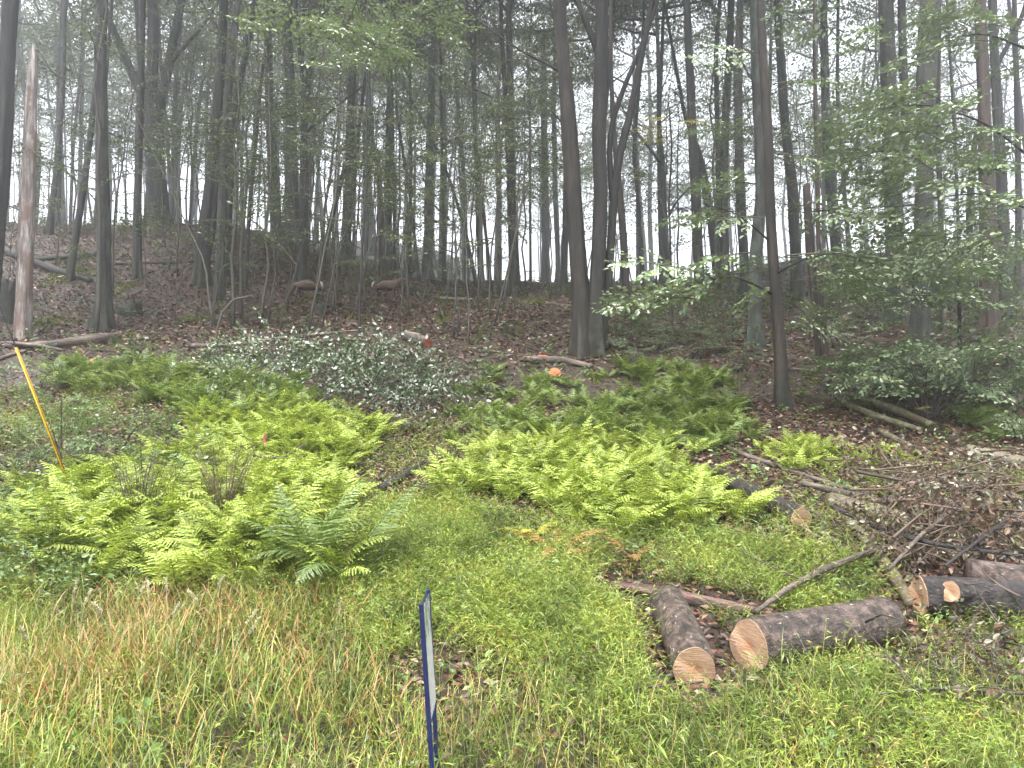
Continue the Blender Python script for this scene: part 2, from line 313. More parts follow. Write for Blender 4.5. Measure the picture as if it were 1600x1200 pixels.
def bough(seed, L=1.6, ntw=14, lsz=.085, hi=True, droop=.18, dens=1.0, spread=.55, twigs=True, jit=.45, hang=0.0):
    rs = np.random.RandomState(seed); g = Geo()
    s = np.linspace(0, 1, 9); kink = np.cumsum(rs.randn(9))*.02*L
    A = np.stack([L*s, kink, -droop*L*s**2 + .08*L*s], 1)
    if twigs: g.merge(tube(A, np.interp(s, [0, 1], [.009, .002])*max(.6, L), 4, cap=False), m=1)
    Pl, Dl, Nl = [], [], []
    def line(B, C, off):
        d = C-B; ln = np.linalg.norm(d); n = max(2, int(ln/(lsz*.62)*dens)); d = d/ln
        side = np.cross([0, 0, 1], d); side = side/(np.linalg.norm(side)+1e-9)
        for i in range(n):
            t_ = (i+.7)/n; sg = 1 if (i+off) % 2 else -1
            Pl.append(B+(C-B)*t_); Dl.append(d*.75+side*sg*(.8-.3*t_)+rs.randn(3)*.22*jit/.45+np.array([0, 0, -.12-hang])); Nl.append(np.array([0, 0, 1])+rs.randn(3)*jit)
    for i in range(ntw):
        t_ = .12+.86*(i+rs.rand()*.5)/ntw; B = np.array([np.interp(t_, s, A[:, k]) for k in range(3)])
        ln = L*spread*(1.05-t_*.75)*(.7+.5*rs.rand()); ang = (1 if i % 2 else -1)*math.radians(35+25*rs.rand())
        C = B + ln*np.array([math.cos(ang), math.sin(ang), -droop*.6+.12*rs.randn()])
        if twigs: g.merge(tube(np.array([B, (B+C)/2+[0, 0, .03*ln], C]), [.0035, .0025, .0012], 3, cap=False), m=1)
        line(B, C, i)
    line(A[5], A[-1], 0)
    W, f = leaves(rs, np.array(Pl), np.array(Dl), np.array(Nl), lsz*(.7+.55*rs.rand(len(Pl))), hi); g.addmany(W, f, 0)
    return g
BO_HI = [bough(i, 1.5, 15, .115, True, dens=1.05) for i in range(5)]
BO_MID = [bough(20+i, 1.9, 14, .10, False, dens=.95, jit=.6) for i in range(5)]
BO_LO = [bough(40+i, 2.6, 10, .17, False, dens=.6, jit=.8, twigs=False) for i in range(4)]
def place(G_, tmpl, az, el, roll, sc, t):
    R = rotz(az) @ roty(-el) @ rotx(roll) * sc; G_.merge(tmpl, R, t)
def crown(seed, tmpls, n, rad, h, limbs=7):
    rs = np.random.RandomState(seed); g = Geo(); g2 = Geo()
    for k in range(limbs):                                  # clumps of boughs around limb ends
        az = k*2.4+rs.rand(); zz = h*(.15+.8*k/limbs); r = rad*(.75+.4*rs.rand())*math.sin(math.pi*(.2+.75*zz/h))**.6
        e = np.array([math.cos(az)*r, math.sin(az)*r, zz+r*.35]); b = np.array([0, 0, zz*.7])
        mid = (b+e)/2+[0, 0, -.15*r]+rs.randn(3)*.2
        g.merge(tube(resample([b, mid, e], [.07, .04, .015], .8)[0], resample([b, mid, e], [.07, .04, .015], .8)[1], 5, cap=False), m=1)
        for j in range(n//limbs):
            t_ = .3+.75*rs.rand(); c = b+(e-b)*t_+rs.randn(3)*[.5, .5, .45]*rad/3.2
            place(g, tmpls[rs.randint(len(tmpls))], az+rs.randn()*.9, rs.randn()*.25, rs.randn()*.3, .7+.6*rs.rand(), c)
    return g
CROWN_MID = [crown(i, BO_MID, 70, 3.4, 8).mesh("crown", [M['canopy'], M['twig']]) for i in range(4)]
CROWN_FAR = [crown(10+i, BO_LO, 50, 3.6, 9).mesh("crown", [M['canopy'], M['twig']]) for i in range(3)]
def sap_crown(seed, h, n, tm, sc=.75, r0=0.35):
    rs = np.random.RandomState(seed); g = Geo()
    for i in range(n):
        z = h*(r0+(1-r0)*(i+rs.rand())/n); place(g, tm[rs.randint(len(tm))], rs.rand()*6.28, .35+.25*rs.randn(), rs.randn()*.25, sc*(1.15-.5*z/h)*(.6+.6*rs.rand()), [0, 0, z])
    return g
def stem_mesh(seed, h, r, mat, lean=.5, sides=5):
    rs = np.random.RandomState(seed); n = 12; s = np.linspace(0, 1, n)
    P = np.stack([np.cumsum(rs.randn(n))*.05*h/6+lean*s**1.6*rs.randn(), np.cumsum(rs.randn(n))*.05*h/6, -.15+(h+.15)*s], 1)
    g = tube(P, r*(1-.8*s), sides); return g.mesh("stem", mat, True), P
SAPS = []
for i in range(7):
    h = [6, 7, 8, 5, 9, 6.5, 4][i]; me, P = stem_mesh(100+i, h, [.024, .03, .035, .02, .045, .028, .016][i], M['stem'])
    rs = np.random.RandomState(i); g = Geo()
    for j in range([7, 9, 9, 6, 11, 7, 5][i]):
        t_ = .22+.78*(j+rs.rand())/20 if False else .3+.7*rs.rand(); t_ = min(1, t_); p = np.array([np.interp(t_, np.linspace(0, 1, 12), P[:, k]) for k in range(3)])
        place(g, BO_MID[rs.randint(5)], rs.rand()*6.28, .3+.3*rs.randn(), rs.randn()*.25, (.55+.4*rs.rand())*(1.2-.5*t_), p)
    SAPS.append((me, g.mesh("foliage", [M['under'], M['twig']])))

# ------------------------------------------------------------------ where things stand, in words
ZONES = [(95, "beside the pale peeled snag"), (290, "around the wide forked tree on the rise"), (420, "behind the twisted black trunk"), (530, "around the grazing deer"),
         (660, "behind the walking deer"), (780, "in the misty gap beyond the deer"), (880, "beside the lone straight dark trunk"), (1010, "around the mossy based twin trunks"),
         (1150, "in the bright gap behind the green boughs"), (1260, "around the brown trunk by the ferns"), (1370, "beside the short reddish dead trunk"),
         (1470, "around the thick forked trunk by the glossy shrub"), (9999, "behind the glossy boughs reaching in at the edge")]
def zone(px):
    for x, s in ZONES:
        if px < x: return s
    return ZONES[-1][1]

# ------------------------------------------------------------------ traced trees
def trunk_geo(P, R, step=.3, sides=14, seed=0, flare=True, ridge=.05):
    Pr, Rr, s = resample(P, R, step); fl = np.exp(-np.maximum(s-.25, 0)/.35) if flare else np.zeros(len(s))
    Rr = Rr*(1+.32*fl); rs = np.random.RandomState(seed); Pr[1:] += np.cumsum(rs.randn(len(Pr)-1, 3), 0)*[.004, .004, 0]
    return tube(Pr, Rr, sides, ridge, seed, flare=fl if flare else None)
def path3(pts, D, jit=0, seed=0):
    return np.array([at(x, y, D) for x, y in pts])
ncount = [0]
def traced_tree(pts, widths, mat='bark', label=None, group=None, name="tree", D=None, limbs=(), top=15.5, crown_on=True, cat="tree", crown_scale=1.0, broken=False, lean_y=0.0):
    ncount[0] += 1; sd_ = ncount[0]
    base = G(*pts[0]) if D is None else None
    Dd = base[1] if D is None else D
    P = path3(pts, Dd); 
    if D is not None:                                       # base hidden: drop the foot to the ground
        P[0] = [P[0][0], Dd, float(H(P[0][0], Dd))]
    base = P[0].copy(); base[2] = float(H(base[0], base[1]))
    R = np.array(widths)/2/F*Dd
    P = np.vstack([[base[0], base[1], base[2]-.3], P]); R = np.concatenate([[R[0]], R])
    if not broken:
        d = norm(P[-1]-P[-2]); d = norm(d*.6+np.array([0, 0, .6])); need = base[2]+top-P[-1][2]
        if need > 1:
            e = P[-1]+d*need/max(d[2], .5); P = np.vstack([P, P[-1]*.5+e*.5+[.1, .1, 0], e]); R = np.concatenate([R, [R[-1]*.75, R[-1]*.3]])
    root = obj(name, None, loc=base)
    rel = P-base
    tg = trunk_geo(rel, R, seed=sd_, sides=30 if R[0] > .12 else 12, step=.22 if R[0] > .12 else .35, ridge=.085 if R[0] > .12 else .05, flare=R[0] > .09 and mat != 'snag')
    if broken and R[0] > .05:                                # splintered break
        v_ = tg.v[0]; ns_ = 30 if R[0] > .12 else 12; jj = np.random.RandomState(sd_).rand(ns_)**2*R[0]*1.6; v_[-ns_:, 2] += jj; v_[-2*ns_:-ns_, 2] += jj*.2
    o = obj("trunk", tg.mesh("trunk", M[mat], True), root)
    for lp, lw in limbs:
        LP = path3(lp, Dd)-base; LR = np.array(lw)/2/F*Dd
        dd = norm(LP[-1]-LP[-2]); LP = np.vstack([LP, LP[-1]+dd*2.5+[0, 0, 1]]); LR = np.concatenate([LR, [LR[-1]*.4]])
        obj("limb", trunk_geo(LP, LR, .35, 9, sd_+50, False).mesh("limb", M[mat], True), root)
    if crown_on and not broken and (Dd > 22 or sd_ % 2):
        c = obj("crown", CROWN_MID[sd_ % 4], root, rel[-2]*.45+rel[-1]*.55-np.array([0, 0, 4.0])); c.rotation_euler = (0, 0, sd_*1.3); c.scale = (crown_scale,)*3
    tag(root, label or f"slender dark trunk {zone(pts[0][0])}", cat, group if label is None else None)
    if label is None: root["group"] = "trunks " + zone(pts[0][0])
    return root, base, P, Dd
TT = traced_tree
TT([(-22, 520), (0, 290), (8, 150), (15, 0)], [26, 24, 23, 22], 'bark', "black trunk cut by the photo's left edge, beyond the peeled snag", D=15)
TT([(35, 530), (40, 420), (45, 300), (50, 160), (54, 110), (56, 84)], [25, 22, 20, 17, 14, 11], 'snag', "tall pale pinkish dead snag with peeled bark and broken top", name="dead_snag", cat="dead tree", broken=True)
TT([(162, 515), (163, 400), (160, 200), (157, 100), (160, 0)], [25, 20, 17, 17, 16], 'barkg', "straight grey barked trunk with lichened foot right of the peeled snag")
TT([(108, 438), (125, 330), (140, 220), (150, 120), (155, 60)], [11, 10, 9, 8, 7], 'bark', "thin dark tree leaning right beside a fallen black log")
TT([(215, 435), (217, 200), (222, 0)], [13, 11, 9], 'bark', "slim dark trunk crossing in front of the wide forked tree")
TT([(245, 358), (243, 250), (240, 190), (236, 150), (240, 80), (238, 0)], [32, 29, 30, 18, 16, 15], 'bark', "wide forked tree with four heavy limbs on the left rise", name="forked_tree", D=30, top=18,
   limbs=[([(238, 200), (222, 150), (200, 100), (175, 40), (160, 0)], [18, 15, 13, 11, 9]), ([(245, 190), (256, 140), (268, 80), (285, 0)], [17, 15, 14, 12]), ([(265, 100), (290, 70), (318, 40)], [8, 7, 5]), ([(228, 160), (218, 90), (215, 20)], [9, 8, 7])])
TT([(315, 445), (318, 370), (326, 320), (334, 250), (342, 150), (350, 0)], [24, 20, 17, 17, 15, 13], 'bark', "twisted black double trunk left of the grazing deer", limbs=[([(318, 420), (334, 350), (338, 280), (350, 190)], [14, 12, 10, 8])])
TT([(342, 470), (346, 350), (352, 200), (365, 80), (372, 0)], [16, 13, 12, 10, 9], 'barkg', "grey trunk standing just right of the twisted black one")
TT([(352, 430), (358, 300), (364, 180), (388, 60), (398, 0)], [13, 12, 11, 9, 8], 'bark')
TT([(433, 372), (425, 250), (420, 150), (418, 50)], [18, 15, 13, 11], 'barkg', "misty trunk bulging at its foot behind the grazing deer", D=33)
TT([(456, 395), (457, 280), (455, 150), (450, 60)], [26, 19, 16, 14], 'bark', "thick misty trunk up the slope behind the grazing deer", D=32)
TT([(470, 440), (478, 300), (476, 210), (482, 120), (500, 50), (510, 0)], [14, 12, 11, 9, 7, 5], 'bark', "dark forked tree rising over the grazing deer", limbs=[([(480, 205), (510, 180), (545, 150), (560, 142)], [5, 4, 3, 2]), ([(478, 160), (468, 90), (462, 0)], [7, 6, 5])])
TT([(582, 398), (578, 330), (573, 260), (576, 150), (578, 40)], [13, 11, 9, 8, 7], 'bark')
TT([(598, 447), (596, 350), (593, 240)], [11, 9, 5], 'barkr', "short reddish dead snag above the walking deer", name="dead_snag", cat="dead tree", broken=True)
TT([(609, 425), (607, 300), (608, 180), (610, 60)], [11, 10, 9, 8], 'barkg')
TT([(655, 440), (640, 300), (620, 180), (618, 40)], [6, 5, 4, 3], 'bark')
TT([(669, 418), (672, 250), (675, 100)], [15, 13, 11], 'barkg', "tall pale misty trunk in the gap past the walking deer", D=40)
TT([(690, 402), (692, 250), (690, 120)], [12, 11, 10], 'barkg', D=46)
TT([(745, 450), (727, 360), (702, 280), (682, 230), (640, 150), (612, 90)], [6, 6, 5, 5, 4, 3], 'bark', "thin tree arching strongly to the left over the misty gap")
TT([(750, 452), (745, 300), (740, 150), (735, 50), (728, 0)], [6, 5, 5, 4, 3], 'bark')
TT([(768, 456), (758, 350), (745, 240), (742, 100)], [6, 5, 5, 4], 'bark')
TT([(805, 460), (801, 350), (797, 250), (795, 100), (793, 20)], [16, 14, 13, 10, 9], 'bark', "lone straight dark trunk left of the bright gap", limbs=[([(797, 180), (770, 150), (740, 140)], [4, 3, 2])])
TT([(853, 425), (851, 300), (850, 150), (848, 60)], [13, 12, 10, 9], 'barkg', "pale misty trunk standing in the bright gap", D=42)
TT([(872, 432), (868, 300), (866, 150)], [8, 8, 7], 'barkg', D=40)
r_, tb, tP, tD = TT([(912, 556), (905, 430), (893, 250), (883, 120), (875, 0)], [33, 27, 25, 22, 19], 'barkb', "left of the twin trunks, rough brown with a wide mossy foot", limbs=[([(884, 118), (850, 95), (815, 83)], [5, 4, 3]), ([(880, 60), (862, 30), (858, 0)], [6, 5, 4])])
TT([(929, 557), (934, 400), (938, 300), (935, 200), (940, 60), (938, 0)], [27, 22, 22, 22, 20, 20], 'bark', "right of the twin trunks, dark and joined at the mossy foot", limbs=[([(936, 90), (918, 40), (900, 0)], [10, 9, 8])])
TT([(938, 556), (952, 420), (957, 330), (966, 250), (985, 180), (1000, 90), (1018, 0)], [12, 13, 13, 13, 12, 11, 9], 'bark', "curving dark trunk leaning right behind the twin trunks", limbs=[([(957, 320), (950, 220), (968, 150), (1000, 80), (1030, 0)], [10, 9, 8, 7, 6])])
TT([(980, 500), (975, 380), (968, 300), (958, 200), (955, 120)], [14, 11, 10, 8, 6], 'barkb', "short brown trunk just right of the twin trunks")
TT([(1047, 405), (1038, 330), (1036, 270), (1030, 190), (1034, 100)], [10, 9, 8, 7, 6], 'bark', "dark crooked tree with raised side limb in the bright gap", D=27, limbs=[([(1044, 340), (1060, 310), (1082, 290)], [4, 3, 2]), ([(1037, 260), (1010, 225), (990, 200)], [5, 4, 3])])
TT([(1095, 470), (1091, 330), (1083, 200), (1078, 100), (1075, 0)], [17, 16, 14, 12, 11], 'bark', "straight dark trunk at the bright gap's right hand side")
TT([(1125, 420), (1110, 330), (1093, 240), (1070, 180)], [15, 14, 9, 6], 'bark', D=29)
TT([(1132, 410), (1131, 280), (1135, 170), (1142, 60), (1143, 0)], [15, 13, 12, 11, 10], 'bark', D=27)
TT([(1166, 430), (1157, 280), (1155, 120), (1158, 0)], [16, 14, 13, 11], 'barkg', D=23)
TT([(1180, 540), (1178, 440), (1190, 300), (1185, 150), (1178, 0)], [24, 20, 16, 14, 12], 'barkl', "lichen spotted grey trunk just behind the brown trunk")
brown = TT([(1225, 637), (1219, 540), (1212, 450), (1205, 350), (1200, 200), (1192, 80), (1190, 0)], [21, 19, 17, 16, 15, 13, 12], 'barkb', "brown trunk with hollow mossy foot among the fern bed's upper fronds", name="beech_tree")
TT([(1246, 410), (1240, 300), (1226, 180), (1216, 40)], [18, 16, 14, 12], 'bark', D=24)
TT([(1281, 565), (1273, 470), (1266, 370), (1262, 292)], [11, 12, 14, 11], 'barkr', "short reddish broken trunk behind the brown trunk", name="dead_snag", cat="dead tree", broken=True)
TT([(1292, 568), (1284, 480), (1278, 380), (1275, 200), (1272, 60)], [9, 8, 7, 6, 5], 'barkr')
TT([(1312, 440), (1303, 350), (1292, 200), (1287, 20)], [17, 16, 13, 11], 'bark', "straight black trunk with side branches left of the thick forked trunk", limbs=[([(1300, 330), (1325, 270), (1345, 200), (1372, 100)], [5, 5, 4, 3]), ([(1296, 290), (1330, 230), (1380, 200)], [4, 3, 2])])
TT([(1330, 430), (1318, 300), (1308, 150), (1308, 20)], [8, 7, 6, 5], 'barkg', D=28)
TT([(1400, 425), (1396, 330), (1392, 200), (1388, 100), (1383, 0)], [30, 27, 24, 23, 21], 'barkg', "thick grey forked trunk with a broken side stub", D=19, limbs=[([(1400, 300), (1416, 220), (1412, 120), (1410, 0)], [16, 14, 13, 12]), ([(1392, 285), (1376, 290), (1362, 280), (1358, 290)], [8, 7, 6, 4])])
TT([(1435, 542), (1440, 400), (1446, 250), (1449, 100), (1453, 0)], [30, 26, 25, 28, 30], 'barkg', "stout grey trunk standing right beside the thick forked one")
TT([(1463, 500), (1472, 380), (1468, 200), (1470, 60)], [10, 9, 8, 6], 'barkb')
TT([(1547, 535), (1545, 400), (1537, 200), (1530, 0)], [27, 23, 19, 16], 'barkr', "reddish brown trunk near the orange ended log")
TT([(1572, 505), (1566, 300), (1556, 150), (1550, 30)], [20, 16, 14, 12], 'barkg', "grey trunk close behind the reddish brown one")
TT([(1520, 430), (1512, 330), (1522, 220), (1548, 120), (1596, 30)], [10, 9, 8, 8, 7], 'bark', "curving dark tree bending right across the reddish brown trunk", D=20)
TT([(1590, 470), (1592, 300), (1590, 100)], [10, 9, 8], 'bark', D=22)
TT([(75, 400), (85, 300), (98, 150), (100, 20)], [9, 9, 8, 7], 'bark', D=27)
TT([(88, 395), (92, 250), (92, 100)], [8, 8, 7], 'bark', D=29)
TT([(535, 430), (548, 330), (560, 200), (575, 80)], [8, 7, 6, 5], 'bark')
TT([(500, 420), (528, 300), (548, 230), (555, 120)], [9, 8, 7, 5], 'bark')
TT([(540, 400), (545, 280), (548, 120)], [15, 14, 12], 'barkg', D=36)
TT([(383, 450), (390, 330), (398, 230), (410, 100), (430, 0)], [7, 6, 6, 5, 4], 'bark')
TT([(268, 380), (272, 250), (276, 130)], [8, 8, 7], 'barkg', D=38)
TT([(1005, 430), (998, 330), (990, 240), (1000, 120)], [7, 6, 6, 5], 'bark', D=28)

# ------------------------------------------------------------------ random trees behind, and saplings
rs = np.random.RandomState(5)
TR_MESH = []
for i in range(6):
    P_, R_ = [[0, 0, -.4], [rs.randn()*.15, rs.randn()*.15, 5], [rs.randn()*.35, rs.randn()*.35, 10], [rs.randn()*.6, rs.randn()*.6, 18]], [.17, .14, .12, .04]
    gg = trunk_geo(P_, R_, .6, 9, i, True)
    for k in range(5):
        z0 = 6+k*1.9+rs.rand(); az = rs.rand()*6.28; L_ = 1.5+1.5*rs.rand(); c_ = np.array([np.interp(z0, [-.4, 5, 10, 18], [p[j] for p in P_]) for j in range(3)])
        e_ = c_+[math.cos(az)*L_, math.sin(az)*L_, L_*.8]; gg.merge(tube([c_, (c_+e_)/2-[0, 0, .15], e_], [.045, .03, .012], 5, cap=False))
    TR_MESH.append([gg.mesh("trunk", M[m], True) for m in ('bark', 'barkg')])
def far_tree(px, D, sc, rad):
    x = (px-800)/F*D; b = [x, D, float(H(x, D))]
    root = obj("tree", None, loc=b); z = zone(px)
    t_ = obj("trunk", TR_MESH[rs.randint(6)][rs.randint(2)], root); t_.scale = (rad, rad, sc); t_.rotation_euler = (rs.randn()*.025, rs.randn()*.03, rs.rand()*6.28)
    for k in range(1 if D < 60 else 1):
        c = obj("crown", (CROWN_MID if D < 34 else CROWN_FAR)[rs.randint(3)], root, (0, 0, (7.5+4*rs.rand())*sc)); c.rotation_euler = (0, 0, rs.rand()*6.28); c.scale = (1.05*sc, 1.05*sc, (1.0+.35*rs.rand())*sc)
    far = "faint far trunk " if D > 45 else "misty trunk farther back "
    tag(root, far+z, "tree", ("faint far trunks " if D > 45 else "middle distance trunks ")+z)
for i in range(30):
    far_tree(-30+1660*(i+rs.rand())/30, 28+16*rs.rand(), .9+.25*rs.rand(), .42+.45*rs.rand())
for i in range(42):
    far_tree(-40+860*(i*.618 % 1), 50+35*rs.rand(), .95+.35*rs.rand(), .4+.7*rs.rand())
for i in range(95):
    far_tree(-60+1720*(i*.618 % 1)+rs.randn()*8, 44+55*rs.rand()**1.2, .95+.35*rs.rand(), .45+.8*rs.rand())
def sapling(px, D, k, sc, thin=1, lean=0, label=None):
    x = (px-800)/F*D; b = [x, D, float(H(x, D))]; root = obj("sapling", None, loc=b)
    root.rotation_euler = (rs.randn()*.05, lean+rs.randn()*.06, rs.rand()*6.28*(0 if lean else 1)); root.scale = (sc, sc, sc)
    obj("stem", SAPS[k][0], root); obj("foliage", SAPS[k][1], root)
    z = zone(px); tag(root, label or ("thin leafy sapling " if D < 22 else "distant leafy sapling ")+z, "sapling", ("thin leafy saplings " if D < 22 else "distant leafy saplings ")+z)
for i in range(42):
    px = -20+1640*((i*.618) % 1)+rs.randn()*10; D = 16+8*rs.rand()**.8
    if 855 < px < 1010: D += 4
    sapling(px, D, rs.randint(7), .8+.4*rs.rand())
for px, D in [(380, 17.5), (398, 17), (412, 18.5), (432, 16.6), (447, 19), (470, 16.8), (505, 17), (520, 19), (268, 18), (330, 17.2), (365, 17), (540, 18.5), (590, 21), (640, 20), (712, 16), (738, 15.6), (762, 18), (775, 21), (700, 23), (660, 22)]:
    sapling(px, D, rs.randint(7), .85+.3*rs.rand(), lean=.06)
for i in range(48):
    sapling(-20+1640*((i*.618+.3) % 1), 25+16*rs.rand(), rs.randint(7), 1.2+.5*rs.rand())

for i in range(46):
    sapling(230+580*((i*.618+.1) % 1), 26+18*rs.rand(), rs.randint(7), .9+.6*rs.rand())

# ------------------------------------------------------------------ glossy near foliage
def bough_child(root, base, px, py, D, az, sc, el=0.0, k=None, mat='beech', name="bough"):
    p = at(px, py, D); key = (k if k is not None else rs.randint(5), mat)
    if key not in BM: BM[key] = BO_HI[key[0]].mesh("bough", [M[mat], M['twig']])
    o = obj(name, BM[key], root, p-base); R = rotz(az) @ roty(-el+rs.randn()*.16) @ rotx(rs.randn()*.42)
    o.rotation_euler = Matrix(R.tolist()).to_euler(); o.scale = (sc,)*3
BM = {}
PI = math.pi
def limb_to(root, base, pts, D0, D1, r0, mat='bark'):
    P_ = np.array([at(x, y, D0+(D1-D0)*i/(len(pts)-1)) for i, (x, y) in enumerate(pts)])-base
    Pr, Rr, _ = resample(P_, np.linspace(r0, r0*.25, len(pts)), .25); obj("limb", tube(Pr, Rr, 6).mesh("limb", M[mat], True), root)
# low boughs of the brown trunk, sweeping left and right
root, base = brown[0], brown[1]; D0 = brown[3]
limb_to(root, base, [(1208, 460), (1150, 430), (1090, 440), (1010, 480)], D0, D0-1.2, .022)
limb_to(root, base, [(1206, 380), (1150, 330), (1100, 320)], D0, D0-.6, .02)
limb_to(root, base, [(1210, 430), (1260, 400), (1320, 395)], D0, D0-1, .02)
for (px, py, dd, az, sc) in [(1195, 425, -.6, PI+.1, 1.1), (1150, 420, -.8, PI-.2, 1.0), (1110, 430, -.9, PI, 1.0), (1170, 395, -.5, PI+.3, .9), (1090, 470, -1.1, PI-.1, .9), (1120, 460, -1, PI+.4, .8), (1060, 455, -1.1, PI, .8),
                             (1195, 340, -.3, PI+.2, .9), (1150, 330, -.4, PI-.2, .8), (1180, 290, -.3, PI+.5, .8), (1230, 400, -.6, 0, .9), (1260, 395, -.8, -.3, .9), (1300, 390, -.9, .2, .8), (1240, 440, -.7, -.5, .8),
                             (1215, 240, .2, 0, .8), (1190, 200, .3, PI, .8), (1225, 320, 0, .1, .9), (1270, 330, 0, -.2, .8), (1240, 500, -.3, .3, .7), (1195, 470, -.5, PI+.7, .7), (1210, 130, .3, -.3, .8), (1190, 80, 0, PI+.3, .8), (1250, 210, .2, .2, .8)]:
    bough_child(root, base, px, py, D0+dd, az, sc)
# yellowing twig near the twin trunks
root, base, _, Dx = TT([(1052, 520), (1050, 430), (1046, 330), (1052, 230), (1046, 160)], [4, 4, 3, 3, 2], 'bark', "thin sapling holding the yellow leaves high in the bright gap", name="yellow_leaved_sapling", cat="sapling", top=6, crown_on=False)
for (px, py, az, sc) in [(1046, 200, PI, .55), (1050, 185, PI+.4, .5), (1052, 190, -.3, .5), (1050, 215, PI-.4, .5)]:
    bough_child(root, base, px, py, Dx, az, sc, mat='yellow')
# leafy young beech standing at the right-hand edge
def leafy_tree(base_px, base_py, top_px, boughs, label, wid=10, top=9, D=None, name="leafy_tree"):
    root, base, _, Dx = TT([(base_px, base_py), ((base_px+top_px)/2+6, base_py*.5), (top_px, 0)], [wid, wid*.8, wid*.5], 'bark', label, name=name, top=top, crown_on=False, D=D)
    for (px, py, dd, az, sc) in boughs: bough_child(root, base, px, py, Dx+dd, az, sc)
    return root, base, Dx
rb = np.random.RandomState(3)
bl = []
for (cx, cy_, wx, wy, n) in [(1560, 200, 60, 40, 7), (1520, 240, 80, 30, 8), (1480, 170, 80, 25, 6), (1560, 330, 60, 30, 5), (1500, 330, 90, 30, 6), (1440, 150, 60, 20, 5), (1420, 210, 60, 20, 3), (1590, 60, 60, 30, 4), (1520, 40, 70, 20, 4), (1380, 60, 60, 20, 2)]:
    for i in range(n): bl.append((cx+rb.randn()*wx*.6, cy_+rb.randn()*wy*.8, rb.randn()*.5, PI+rb.randn()*.5, .6+.3*rb.rand()))
lt = leafy_tree(1640, 640, 1610, bl, "leafy young tree just outside the frame reaching glossy boughs over the wood edge", D=10.5)
for pts in ([(1615, 250), (1540, 190), (1440, 160), (1380, 170)], [(1615, 330), (1540, 300), (1450, 310)], [(1612, 80), (1540, 50), (1480, 60)]): limb_to(lt[0], lt[1], pts, 10.5, 10.0, .022)
bl = []
for (cx, cy_, wx, wy, n) in [(1400, 400, 60, 30, 8), (1480, 390, 70, 25, 8), (1350, 440, 40, 30, 5), (1540, 420, 60, 30, 7), (1300, 480, 40, 20, 3), (1460, 450, 60, 20, 5), (1580, 480, 40, 30, 8), (1500, 350, 60, 20, 4), (1300, 420, 50, 25, 5), (1420, 480, 70, 25, 4), (1520, 500, 60, 25, 4)]:
    for i in range(n): bl.append((cx+rb.randn()*wx*.6, cy_+rb.randn()*wy*.8, rb.randn()*.6, rb.rand()*6.28, .6+.35*rb.rand()))
leafy_tree(1500, 600, 1480, bl, "slim leafy tree with layered dark green boughs before the stout grey trunk", wid=6, D=13.2)
bl = []
for (cx, cy_, wx, wy, n) in [(1380, 560, 45, 25, 9), (1430, 590, 55, 25, 10), (1490, 620, 50, 25, 9), (1350, 575, 30, 20, 4), (1560, 560, 50, 30, 12), (1585, 620, 30, 30, 10), (1520, 590, 40, 20, 9), (1450, 550, 70, 20, 8)]:
    for i in range(n): bl.append((cx+rb.randn()*wx*.6, cy_+rb.randn()*wy*.7, rb.randn()*.4, rb.rand()*6.28, .5+.3*rb.rand()))
def shrub(px, py, bl, label, mat='beech', group=None, lift=0):
    base = G(px, py); root = obj("shrub", None, loc=base); g = Geo()
    for i, (bx, by, dd, az, sc) in enumerate(bl):
        D = base[1]+dd; p = at(bx, by, D)-base; bough_child(root, base, bx, by, D, az, sc, mat=mat, name="bough")
        if i % 3 == 0: g.merge(tube(resample([[0, 0, -.1], [p[0]*.4, p[1]*.4, p[2]*.7], p], [.012, .008, .004], .15)[0], resample([[0, 0, -.1], [p[0]*.4, p[1]*.4, p[2]*.7], p], [.012, .008, .004], .15)[1], 5))
    obj("stem", g.mesh("stem", M['twig']), root); tag(root, label, "shrub", group); return root
shrub(1450, 655, bl, "broad shrub of glossy wet leaves over the two olive poles")
# bright foliage hanging at the top, left of centre
bl = []
for i in range(32):
    u = rb.rand(); bl.append((430+240*u+rb.randn()*12, -5+rb.rand()*(115-100*abs(u-.3)), rb.randn()*.6, rb.rand()*6.28, .4+.3*rb.rand()))
rt, bt, Dt = leafy_tree(560, 560, 575, [], "leafy sapling with the bright hanging foliage high above the felled leafy top", wid=4, top=10, D=15.0)
for (px, py, dd, az, sc) in bl: bough_child(rt, bt, px, py, 11.5+dd, az, sc)
for pts in ([(572, 100), (520, 60), (460, 60)], [(572, 60), (620, 30), (690, 30)]): limb_to(rt, bt, pts, 14.5, 11.5, .02)
